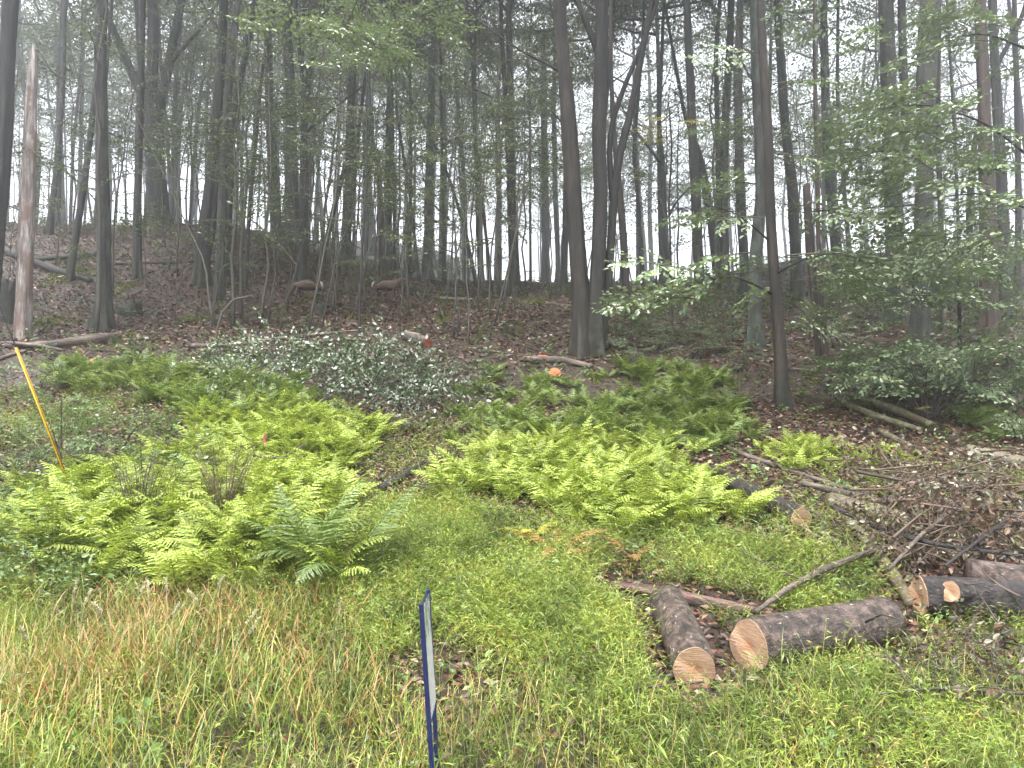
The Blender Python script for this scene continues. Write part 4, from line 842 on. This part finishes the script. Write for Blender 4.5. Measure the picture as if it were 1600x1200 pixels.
log("log_offcut", [(1487, 930), (1530, 928), (1580, 926)], [34, 36, 36], 'logd', "short black branch stump with an oval cut end on the wet black log", 'cut', None, lifts=[.17, .08, .02])
log("log", [(1515, 897), (1560, 902), (1625, 912)], [46, 48, 50], 'log', "thick reddish log lying behind the wet black one", None, None, lift=.1)
log("log", [(1252, 808), (1205, 785), (1150, 755), (1112, 732)], [38, 34, 26, 14], 'logd', "tapering dark log laid over the right ferns, cut end lowest", 'cut', None)
log("log", [(1298, 780), (1340, 793), (1425, 815)], [28, 30, 28], 'logg', "smooth olive log under the long thin pole", None, None)
log("branch", [(1328, 812), (1362, 855), (1395, 895), (1425, 945)], [18, 19, 20, 17], 'logg', "olive branch slanting down towards the wet black log", None, None, cat="branch")
log("branch", [(1255, 758), (1330, 775), (1400, 786), (1480, 800), (1620, 828)], [9, 12, 13, 12, 12], 'logp', "long thin pole crossing the brown brush pile", None, None, lift=.12, cat="branch", twigs=6)
log("branch", [(1110, 690), (1230, 735), (1330, 765), (1400, 790)], [7, 8, 7, 5], 'logp', "thin straight branch beside the small yellow ferns", None, None, cat="branch")
log("branch", [(1182, 962), (1230, 925), (1290, 893), (1350, 870), (1405, 852), (1480, 848), (1580, 858)], [7, 9, 10, 9, 6, 5, 4], 'logp', "long bent branch with torn orange bark rising from the crosswise log", None, None, lift=.14, cat="branch", twigs=8)
log("split_log", [(955, 915), (1040, 926), (1110, 943), (1182, 958)], [12, 20, 20, 18], 'logr', "split furrowed reddish log behind the two thick logs", None, None, ridge=.09)
log("log", [(596, 762), (625, 745), (660, 724)], [14, 16, 10], 'logd', "short black rotten log in the bare gap between the fern beds", None, None, ridge=.08)
log("branch", [(1310, 625), (1370, 650), (1440, 672)], [10, 11, 9], 'logg', "lower of two olive poles below the glossy shrub", None, None, cat="branch")
log("branch", [(1330, 618), (1400, 640), (1455, 664)], [12, 12, 10], 'logg', "upper of two olive poles below the glossy shrub", None, None, lift=.08, cat="branch")
log("branch", [(1375, 672), (1400, 686), (1425, 698)], [10, 10, 8], 'logg', "short olive stick below the two poles", None, None, cat="branch")
log("log", [(1510, 706), (1550, 712), (1620, 728)], [30, 26, 24], 'logg', "banded grey log with stubs leaning in from the frame edge", None, None, stubs=((.45, (-.6, -.5, .1), .45, .03),))
log("log", [(1425, 785), (1470, 792), (1530, 805)], [34, 36, 30], 'logp', "fat pinkish log half buried in the brown brush pile", None, None)
log("log", [(8, 540), (80, 538), (150, 528), (185, 524)], [10, 14, 18, 12], 'logp', "barkless grey log lying at the foot of the peeled snag", None, None)
log("branch", [(10, 536), (60, 540), (100, 548)], [6, 6, 4], 'logp', "thin pole leaning on the grey log by the snag", None, None, lift=.08, cat="branch")
log("branch", [(-5, 562), (20, 553), (40, 548)], [7, 7, 5], 'logp', "pale broken pole below the snag by the yellow guard", None, None, cat="branch")
log("log", [(300, 540), (350, 540), (420, 532), (500, 522), (565, 516)], [8, 9, 9, 7, 4], 'logp', "long thin bare log behind the felled leafy top", None, None, twigs=8)
log("branch", [(480, 537), (540, 530), (575, 533)], [6, 6, 5], 'logp', "small forked branch over the felled leafy top", None, None, lift=.1, cat="branch", twigs=4)
log("log", [(668, 534), (650, 527), (632, 522)], [17, 17, 15], 'logp', "short log with a red cut end below the walking deer", 'cutd', None)
log("log", [(925, 572), (880, 562), (820, 560)], [8, 12, 10], 'logp', "weathered log beneath the twin trunks beside orange stumps", None, None)
log("log", [(1513, 529), (1540, 530), (1580, 532)], [13, 13, 12], 'logd', "small log with a round orange cut end by the reddish trunk", 'cuto', None)
log("log", [(1475, 548), (1510, 550), (1560, 546)], [14, 15, 14], 'logp', "grey rotten log below the orange ended one", None, None)
log("log", [(-10, 384), (40, 402), (90, 422), (142, 438)], [14, 12, 10, 9], 'bark', "long black fallen trunk slanting behind the peeled snag", None, None)
log("log", [(50, 406), (100, 401), (150, 397)], [7, 9, 8], 'bark', "black fallen trunk lying level above the slanting one", None, None)
log("log", [(180, 412), (260, 410), (340, 408)], [4, 5, 4], 'bark', "thin black fallen stem under the wide forked tree", None, None)
log("log", [(675, 464), (705, 467), (738, 468)], [5, 7, 6], 'logp', "pale fallen log in the misty gap beyond the walking deer", None, None)
log("log", [(665, 455), (700, 459), (738, 463)], [4, 4, 3], 'bark', "thin dark fallen stem above the pale log in the gap", None, None)
log("branch", [(395, 718), (440, 722), (492, 690)], [4, 4, 3], 'twig', "thin crooked dark twig lying over the lime ferns", None, None, lift=.25, cat="branch")
log("branch", [(900, 1085), (1000, 1078), (1100, 1068)], [3, 4, 3], 'twig', "thin bare twig lying in the grass before the short thick log", None, None, lift=.06, cat="branch")
log("branch", [(1370, 1095), (1470, 1085), (1600, 1092)], [3, 5, 5], 'twig', "thin twig hung with dark leaves low in the right corner", None, None, lift=.14, cat="branch", twigs=6)
log("branch", [(1160, 565), (1220, 575), (1290, 580)], [3, 4, 3], 'logp', "thin fallen stick behind the brown trunk", None, None, cat="branch")
log("branch", [(1215, 800), (1270, 835), (1330, 865)], [4, 5, 4], 'logp', "thin stick below the tapering dark log", None, None, lift=.03, cat="branch")
log("branch", [(1340, 742), (1440, 762), (1540, 776), (1620, 792)], [5, 6, 6, 5], 'logp', "thin pale pole above the long thin pole in the brush", None, None, lift=.22, cat="branch", twigs=6)
log("branch", [(1300, 800), (1380, 838), (1470, 862), (1600, 880)], [6, 8, 7, 5], 'logd', "dark bowed branch lying across the lower brush pile", None, None, lift=.25, cat="branch", twigs=10)
log("branch", [(1390, 905), (1440, 850), (1500, 800), (1560, 770)], [5, 6, 5, 3], 'logp', "slim branch rising through the brush pile towards the edge", None, None, lift=.3, cat="branch", twigs=8)
log("branch", [(1480, 900), (1530, 860), (1590, 815), (1620, 790)], [4, 5, 5, 4], 'logd', "slim dark branch over the thick reddish log", None, None, lift=.32, cat="branch", twigs=8)
# orange stumps
def stump(px, py, w_, hpx, mat, cm, label, jag=0):
    b = G(px, py+hpx); r0 = w_/2/F*b[1]; h = hpx/F*b[1]*1.0+.05; root = obj("stump", None, loc=b)
    P_ = np.array([[0, 0, -.15], [0, 0, 0], [0, 0, h*.5], [0.0, 0, h]]); Pr, Rr, s = resample(P_, [r0*1.3, r0*1.25, r0*1.05, r0], .06); g = tube(Pr, Rr, 18, .05, int(px))
    if jag:
        V = g.v[0]; top = V[:, 2] > h-.12; V[top, 2] += rf.rand(top.sum())*jag
    obj("bark", g.mesh("bark", M[mat], True), root)
    if cm:
        th = np.linspace(0, 2*PI, 25)[:-1]; V = np.vstack([[[0, 0, .004]], np.stack([np.cos(th)*r0*.94, np.sin(th)*r0*.94, 0*th+.004], 1), np.stack([np.cos(th)*r0*.94, np.sin(th)*r0*.94, 0*th-.03], 1)])
        gc = Geo(); gc.add(V, np.array([[0, 1+j, 1+(j+1) % 24] for j in range(24)])); gc.f.append((np.array([[1+j, 25+j, 25+(j+1) % 24, 1+(j+1) % 24] for j in range(24)]), 0)); c = obj("cut_face", gc.mesh("cut_face", M[cm]), root, (0, 0, h))
    tag(root, label, "stump"); return root
s1 = stump(865, 580, 20, 12, 'logp', 'cuto', "fresh orange stump facing out of the ferns below the twin trunks"); s1.rotation_euler = (1.05, .15, 0)
s2 = stump(848, 560, 18, 5, 'logp', 'cuto', "small orange stump top beside the weathered log"); s2.rotation_euler = (.2, .1, 0)
s3 = stump(147, 566, 9, 5, 'logp', 'cuto', "tiny orange stump among the upper left ferns"); s3.rotation_euler = (.7, 0, 0)
stump(8, 452, 24, 50, 'bark', None, "black rotten stump beside the foot of the peeled snag", .25)
stump(500, 482, 14, 10, 'bark', None, "low black stump under the grazing deer", .1)
stump(1322, 585, 9, 28, 'bark', None, "small upright black stub at the head of the olive poles", .05)
# upturned root plate
b = G(205, 492); root = obj("root_mass", None, loc=b); g = Geo()
for i in range(16):
    a = rf.rand()*PI; ln = .25+.35*rf.rand(); e = np.array([math.cos(a)*ln, -.2*rf.rand(), math.sin(a)*ln*.9]); Pr, Rr, _ = resample([[0, 0, .1], e*.5+rf.randn(3)*.06, e], [.05, .03, .01], .06); g.merge(tube(Pr, Rr, 6, .05, i))
obj("roots", g.mesh("roots", M['barkr'], True), root); obj("soil_clod", tube([[0, 0, -.1], [0, 0, .1], [0, .05, .3], [0, .05, .42]], [.3, .3, .22, .05], 14, .2, 4).mesh("soil_clod", M['bark'], True), root)
tag(root, "upturned root mass with reddish roots right of the grey lichened trunk", "root mass")

# ------------------------------------------------------------------ brush: felled leafy top, withered branches
def brush(name, label, cx, cy_, wx, wy, n, mat, tw, sc, hmax, base, cat="felled treetop", group=None, tm=None, hang=0, dnb=2.2):
    b = G(*base); root = obj(name, None, loc=b); gl = Geo(); gt = Geo()
    for i in range(n):
        a = rf.rand()*6.28; r_ = math.sqrt(rf.rand()); px = cx+math.cos(a)*r_*wx; py = cy_+math.sin(a)*r_*wy; p = G(px, py); hh = hmax*(1-r_*r_)*rf.rand()+.05
        R = rotz(rf.rand()*6.28) @ roty(rf.randn()*.5) @ rotx(rf.randn()*.9)*sc*(.6+.7*rf.rand()); gl.merge(tm[rf.randint(len(tm))], R, p-b+[0, 0, hh])
    gl2 = gl.mesh("leaves", [M[mat], M[tw]]); obj("foliage", gl2, root)
    for i in range(max(4, n//(5 if mat == 'dead' else 9))):
        p0 = G(cx+rf.randn()*wx*.6, cy_+rf.randn()*wy*.6)-b; p1 = G(cx+rf.randn()*wx*.6, cy_+rf.randn()*wy*.6)-b; p0[2] += .05+rf.rand()*hmax*1.2; p1[2] += .12+rf.rand()*hmax*1.4; mid = (p0+p1)/2+rf.randn(3)*.08
        Pr, Rr, _ = resample([p0, mid, p1], [.008+.006*rf.rand(), .006, .002], .12); obj("branch", tube(Pr, Rr, 6).mesh("branch", M[tw], True), root)
    tag(root, label, cat, group)
BR = [bough(200+i, .9, 9, .085, True, dens=.7, jit=1.1, spread=.5) for i in range(5)]
BD = [bough(220+i, .8, 8, .08, True, dens=.6, jit=1.2, spread=.55, hang=.7) for i in range(5)]
brush("felled_treetop", "felled leafy treetop with white undersides and wet sheen painted in the leaf colour, middle of the bank", 622, 612, 115, 44, 115, 'pale', 'twig', .95, .30, (610, 640), tm=BR)
brush("felled_treetop", "small felled leafy spray left of the white leaved top", 495, 590, 70, 30, 45, 'pale', 'twig', .9, .3, (495, 620), tm=BR)
brush("felled_treetop", "greener felled leafy top against the thin bare log", 450, 566, 120, 18, 60, 'pale', 'twig', .75, .15, (450, 575), tm=BR)
brush("felled_treetop", "mixed leafy cuttings in shade left of the white leaved top", 350, 600, 130, 35, 55, 'beech', 'twig', .65, .25, (350, 620), tm=BR)
brush("withered_branch", "branch with drooping grey brown leaves at the lower end of the felled top", 650, 675, 50, 16, 16, 'dead', 'twigd', .6, .25, (650, 690), cat="withered branch", tm=BD)
brush("brush_pile", "big brown pile of withered branches behind the wet black log", 1490, 830, 150, 50, 170, 'dead', 'twigd', .68, .36, (1480, 880), cat="brush pile", tm=BD)
brush("brush_pile", "low strip of grey curled leaves above the long thin pole", 1420, 752, 150, 14, 70, 'dead', 'twigd', .7, .18, (1420, 770), cat="brush pile", tm=BD)
brush("brush_pile", "brown withered twigs spilling around the wet black log", 1440, 885, 80, 35, 60, 'dead', 'twigd', .5, .3, (1440, 910), cat="brush pile", tm=BD)
brush("withered_branch", "dark hanging leaves on twigs in the lower right corner", 1530, 1070, 110, 55, 36, 'dead', 'twig', .6, .22, (1530, 1100), cat="withered branch", tm=BD)
brush("withered_branch", "dry leaves drooping before the cut end of the black log", 1560, 985, 60, 20, 10, 'dead', 'twigd', .45, .2, (1560, 1000), cat="withered branch", tm=BD)
brush("green_cuttings", "green leaved cuttings among the brown pile", 1540, 770, 60, 25, 18, 'beech', 'twig', .4, .2, (1540, 790), cat="cuttings", tm=BR)
scrub(95, 748, 16, "tall pale weed shrub growing round the yellow guard", mat='blueweed', sc=.26, spread=50, hgt=120)
# bare bramble canes in the left ferns
def canes(px, py, n, hgt, label, mat='twigd', spread=.35):
    b = G(px, py); root = obj("bare_bush", None, loc=b)
    for i in range(n):
        a = rf.rand()*6.28; h = hgt*(.6+.5*rf.rand()); d = np.array([math.cos(a)*spread*(.4+rf.rand()), math.sin(a)*spread*.6, h]); P_ = [[rf.randn()*.05, rf.randn()*.05, -.03], d*.5+rf.randn(3)*.03, d+[0, 0, -.05]]
        Pr, Rr, _ = resample(P_, [.005, .0035, .0015], .08); g = tube(Pr, Rr, 4, cap=False)
        for k in range(7):
            j = rf.randint(3, len(Pr)); e = Pr[j]+rf.randn(3)*.1+[0, 0, .05]; g.merge(tube([Pr[j], (Pr[j]+e)/2+rf.randn(3)*.01, e], [.002, .0015, .001], 3, cap=False))
        obj("cane", g.mesh("cane", M[mat]), root)
    tag(root, label, "bush")
canes(215, 830, 26, .85, "bare dark twiggy bush in the left ferns below the yellow guard", 'twig', .4)
canes(345, 820, 26, .8, "bare reddish twiggy bush in the middle of the left ferns", 'twigd', .28)
canes(150, 560, 5, .5, "bare thin stems on the bank below the grey lichened trunk")
# thin forked sapling without leaves in front of the logs at left
TT([(340, 560), (337, 510), (350, 470), (378, 455), (395, 462)], [5, 4, 4, 3, 2], 'stem', "bare arching forked sapling in front of the thin bare log", name="bare_sapling", cat="sapling", broken=True, limbs=[([(337, 510), (325, 480), (326, 440), (322, 405), (308, 385)], [4, 4, 3, 3, 2])])

# ------------------------------------------------------------------ yellow cable guard, ribbon, sign
b = G(121, 790); p1 = at(25, 543, b[1]-.45); d = norm(p1-b); root = obj("guy_wire", None, loc=b)
M['yplastic'] = plain("yellow_plastic", (.62, .34, .012), .45, vary=.25); M['steel'] = plain("wire_steel", (.06, .06, .065), .45, .8)
M['navy'] = plain("navy_paint", (.006, .012, .055), .3, vary=.2); M['flag'] = plain("pink_tape", (.75, .12, .18), .5)
L_ = np.linalg.norm(p1-b)
obj("cable", tube([d*-.2, d*L_*.5, d*L_*1.3, d*(L_+3.2)], [.006]*4, 6).mesh("cable", M['steel'], True), root)
side = norm(np.cross(d, [0, 1, 0])); g = Geo(); n = 12
for sgn in (1,):
    th = np.linspace(-2.3, 2.3, n); u = norm(np.cross(d, [1, 0, 0])); v = np.cross(d, u)
    ringo = np.array([(u*math.sin(t)+v*math.cos(t))*.013 for t in th]); ringi = ringo*.86
    V = np.vstack([ringo+d*.03, ringo+d*L_, ringi+d*.03, ringi+d*L_]); q = []
    for j in range(n-1): q += [[j, j+1, n+j+1, n+j], [2*n+j, 3*n+j, 3*n+j+1, 2*n+j+1], [n+j, n+j+1, 3*n+j+1, 3*n+j], [j, 2*n+j, 2*n+j+1, j+1]]
    q += [[0, n, 3*n, 2*n], [n-1, 3*n-1, 4*n-1, 2*n-1]]; g.add(V, np.array(q))
obj("guard_sleeve", g.mesh("guard_sleeve", M['yplastic'], True), root)
tag(root, "slanting yellow plastic guard on a dark guy cable at the left bank", "guy wire")
b = G(412, 715); root = obj("marking_ribbon", None, loc=b); h = .33
obj("stake", tube([[0, 0, 0], [.005, 0, h*.6], [0, 0, h]], [.004, .003, .002], 5).mesh("stake", M['twig']), root); g = Geo()
for k, (dx, dy) in enumerate([(.0, -.01), (.02, -.015)]):
    s = np.linspace(0, 1, 9); A = np.stack([dx*s*1.5+.012*np.sin(s*7+k), dy-.008*np.cos(s*9), h-.2*s-(k*.05)], 1); B = A+np.array([.022, .006, .002]); V = np.stack([A, B], 1).reshape(-1, 3); g.add(V, np.array([[2*i, 2*i+1, 2*i+3, 2*i+2] for i in range(8)]))
obj("tape", g.mesh("tape", M['flag']), root); tag(root, "pink plastic marking ribbon tied to a stem in the lime ferns", "ribbon")
# sign, seen almost edge-on
def signmat():
    m, t, o = newmat("sign_print"); tc = t.nodes.new("ShaderNodeTexCoord"); v = tc.outputs["Object"]
    n = noise(t, v, 9, 4, .6, (1, 2.2, .8)); c = ramp(t, n, [(.38, (.05, .06, .09)), (.46, (.30, .32, .35)), (.54, (.62, .64, .66)), (.60, (.10, .11, .14))])
    sx = t.nodes.new("ShaderNodeSeparateXYZ"); t.links.new(v, sx.inputs[0])
    c = mixc(t, ramp(t, sx.outputs[2], [(.0, (0, 0, 0)), (.30, (0, 0, 0)), (.34, (1, 1, 1))], 'LINEAR'), (.55, .57, .60), c)
    p = t.nodes.new("ShaderNodeBsdfPrincipled"); p.inputs["Roughness"].default_value = .25; t.links.new(c, p.inputs["Base Color"]); t.links.new(p.outputs[0], o.inputs[0]); return m
pn_top = at(658, 943, 3.12); pf_top = at(669, 921, 3.40); pn_bot = at(676, 1215, 3.10); pf_bot = at(683, 1200, 3.36)
gz = lambda p, top: p
base = np.array([pn_bot[0], pn_bot[1], float(H(pn_bot[0], pn_bot[1]))])
def down(a, c):
    dd = (c-a)/(a[2]-c[2]); return a+dd*(a[2]-float(H(a[0], a[1]))+.1)
nb, fb = down(pn_top, pn_bot), down(pf_top, pf_bot)
root = obj("yard_sign", None, loc=base)
def bar(a, c, w_, t2, mat, name):
    d = norm(c-a); x = norm(np.cross(d, norm(pf_top-pn_top))); y = norm(np.cross(d, x)); P = []
    for q_ in (a, c):
        for sx_, sy_ in ((-1, -1), (1, -1), (1, 1), (-1, 1)): P.append(q_+x*sx_*w_/2+y*sy_*t2/2-base)
    g = Geo(); g.add(P, np.array([[0, 1, 2, 3], [7, 6, 5, 4], [0, 4, 5, 1], [1, 5, 6, 2], [2, 6, 7, 3], [3, 7, 4, 0]])); me = g.mesh(name, M[mat]); o = obj(name, me, root)
    bv = o.modifiers.new("bevel", 'BEVEL'); bv.width = .002; bv.segments = 2; return o
bar(pn_top, nb, .019, .019, 'navy', "post"); bar(pf_top, fb, .019, .019, 'navy', "post")
dn = norm(nb-pn_top); off = norm(pf_top-pn_top)*.0115
bar(pn_top+dn*.008+off, pf_top+dn*.008-off, .017, .017, 'navy', "top_rail"); bar(pn_top+dn*.50+off, pf_top+dn*.50-off, .017, .017, 'navy', "bottom_rail")
a0, a1 = pn_top+dn*.02+off, pf_top+dn*.02-off; c1, c0 = a1+dn*.47, a0+dn*.47; nx_ = norm(np.cross(a1-a0, dn))*.004
# panel local frame: y along width, z up
zc = -dn; yc = norm(a1-a0); xc = np.cross(yc, zc); Rl = np.stack([xc, yc, zc], 1); po = c0
loc = lambda p: Rl.T @ (p-po)
P = [loc(p+s_*nx_) for s_ in (-1, 1) for p in (a0, a1, c1, c0)]
g = Geo(); g.add(P, np.array([[0, 1, 2, 3], [7, 6, 5, 4], [0, 4, 5, 1], [1, 5, 6, 2], [2, 6, 7, 3], [3, 7, 4, 0]])); o = obj("panel", g.mesh("panel", signmat()), root, po-base); o.rotation_euler = Matrix(Rl.tolist()).to_euler()
tag(root, "navy framed yard sign seen nearly edge on in the near grass", "sign")

# ------------------------------------------------------------------ deer
M['deer'] = plain("deer_coat", (.060, .036, .025), .85, vary=.4, scale=8); M['deerw'] = plain("deer_white_hair", (.36, .33, .30), .8)
def deer(px, py, facing, pose, label, sc=1.0):
    b = G(px, py); root = obj("deer", None, loc=b); root.rotation_euler = (0, 0, facing); root.scale = (sc,)*3
    me = bpy.data.meshes.new("body"); vs = []; ed = []; rad = []
    def V(p, r, par=None):
        vs.append(p); rad.append(r); 
        if par is not None: ed.append((par, len(vs)-1))
        return len(vs)-1
    hip = V((-.42, 0, .80), (.19, .23)); c1 = V((-.18, 0, .78), (.20, .25), hip); c2 = V((.08, 0, .77), (.20, .26), c1); sh = V((.30, 0, .81), (.17, .24), c2)
    if pose == 'graze': nk = V((.50, .02, .72), (.10, .13), sh); nk2 = V((.64, .04, .50), (.075, .09), nk); hd = V((.72, .04, .30), (.08, .085), nk2); mz = V((.80, .04, .15), (.045, .05), hd)
    else: nk = V((.50, .0, .92), (.10, .14), sh); nk2 = V((.62, .0, 1.02), (.075, .09), nk); hd = V((.74, 0, 1.10), (.08, .085), nk2); mz = V((.90, 0, 1.02), (.045, .05), hd)
    ea = np.array(vs[hd]); up = np.array([-.08, 0, .12]) if pose != 'graze' else np.array([-.06, 0, .12])
    for s in (1, -1):
        e1 = V(tuple(ea+up*.6+[0, s*.05, 0]), (.022, .012), hd); V(tuple(ea+up*1.5+[0, s*.13, 0]), (.012, .006), e1)
        st = .10*s
        f1 = V((.36+st*.3, s*.10, .62), (.07, .09), sh); f2 = V((.37+st*.6, s*.10, .38), (.042, .045), f1); f3 = V((.36+st, s*.10, .10), (.030, .032), f2); V((.39+st, s*.10, .02), (.022, .024), f3)
        h1 = V((-.46+st*.3, s*.11, .62), (.07, .10), hip); h2 = V((-.40+st*.5, s*.11, .50), (.045, .05), h1); h3 = V((-.56+st, s*.11, .34), (.04, .045), h2); h4 = V((-.52+st, s*.11, .08), (.030, .032), h3); V((-.48+st, s*.11, .02), (.022, .024), h4)
    me.from_pydata(vs, ed, []); me.materials.append(M['deer']); o = obj("body", me, root)
    sk = o.modifiers.new("skin", 'SKIN'); sk.use_smooth_shade = True; sb = o.modifiers.new("sub", 'SUBSURF'); sb.levels = 2; sb.render_levels = 2
    for i, sv in enumerate(me.skin_vertices[0].data): sv.radius = rad[i]; sv.use_root = (i == 0)
    g = tube(resample([[-.52, 0, .92], [-.59, 0, .86], [-.61, 0, .74], [-.60, 0, .68]], [.03, .05, .04, .008], .03)[0], resample([[-.52, 0, .92], [-.59, 0, .86], [-.61, 0, .74], [-.60, 0, .68]], [.03, .05, .04, .008], .03)[1], 8)
    obj("tail", g.mesh("tail", M['deerw'], True), root)
    for s in (1, -1):
        eo = obj("eye", tube([[0, -.008, 0], [0, 0, 0], [0, .008, 0]], [.004, .010, .004], 8).mesh("eye", M['navy'], True), root, tuple(ea+[.04, s*.055, .01]))
    tag(root, label, "deer")
deer(480, 474, PI+.25, 'graze', "reddish brown deer grazing between slim stems, white tail towards the middle", .70)
deer(603, 473, .1, 'walk', "brown deer facing right beneath the reddish dead snag", .70)

# ------------------------------------------------------------------ mist
m, t, o = newmat("mist"); pv = t.nodes.new("ShaderNodeVolumePrincipled"); pv.inputs["Color"].default_value = (.93, .95, .98, 1); pv.inputs["Density"].default_value = HAZE_DENSITY; pv.inputs["Anisotropy"].default_value = .8
t.links.new(pv.outputs[0], o.inputs["Volume"])
x0, x1, y0, y1, z0, z1 = -170, 170, -30, 265, -3, 42
g = Geo(); g.add([[x, y, z] for z in (z0, z1) for y in (y0, y1) for x in (x0, x1)], np.array([[0, 2, 3, 1], [4, 5, 7, 6], [0, 1, 5, 4], [2, 6, 7, 3], [0, 4, 6, 2], [1, 3, 7, 5]]))
tag(obj("haze", g.mesh("haze", m)), "thin pale morning mist filling the wood", "mist", kind="stuff")
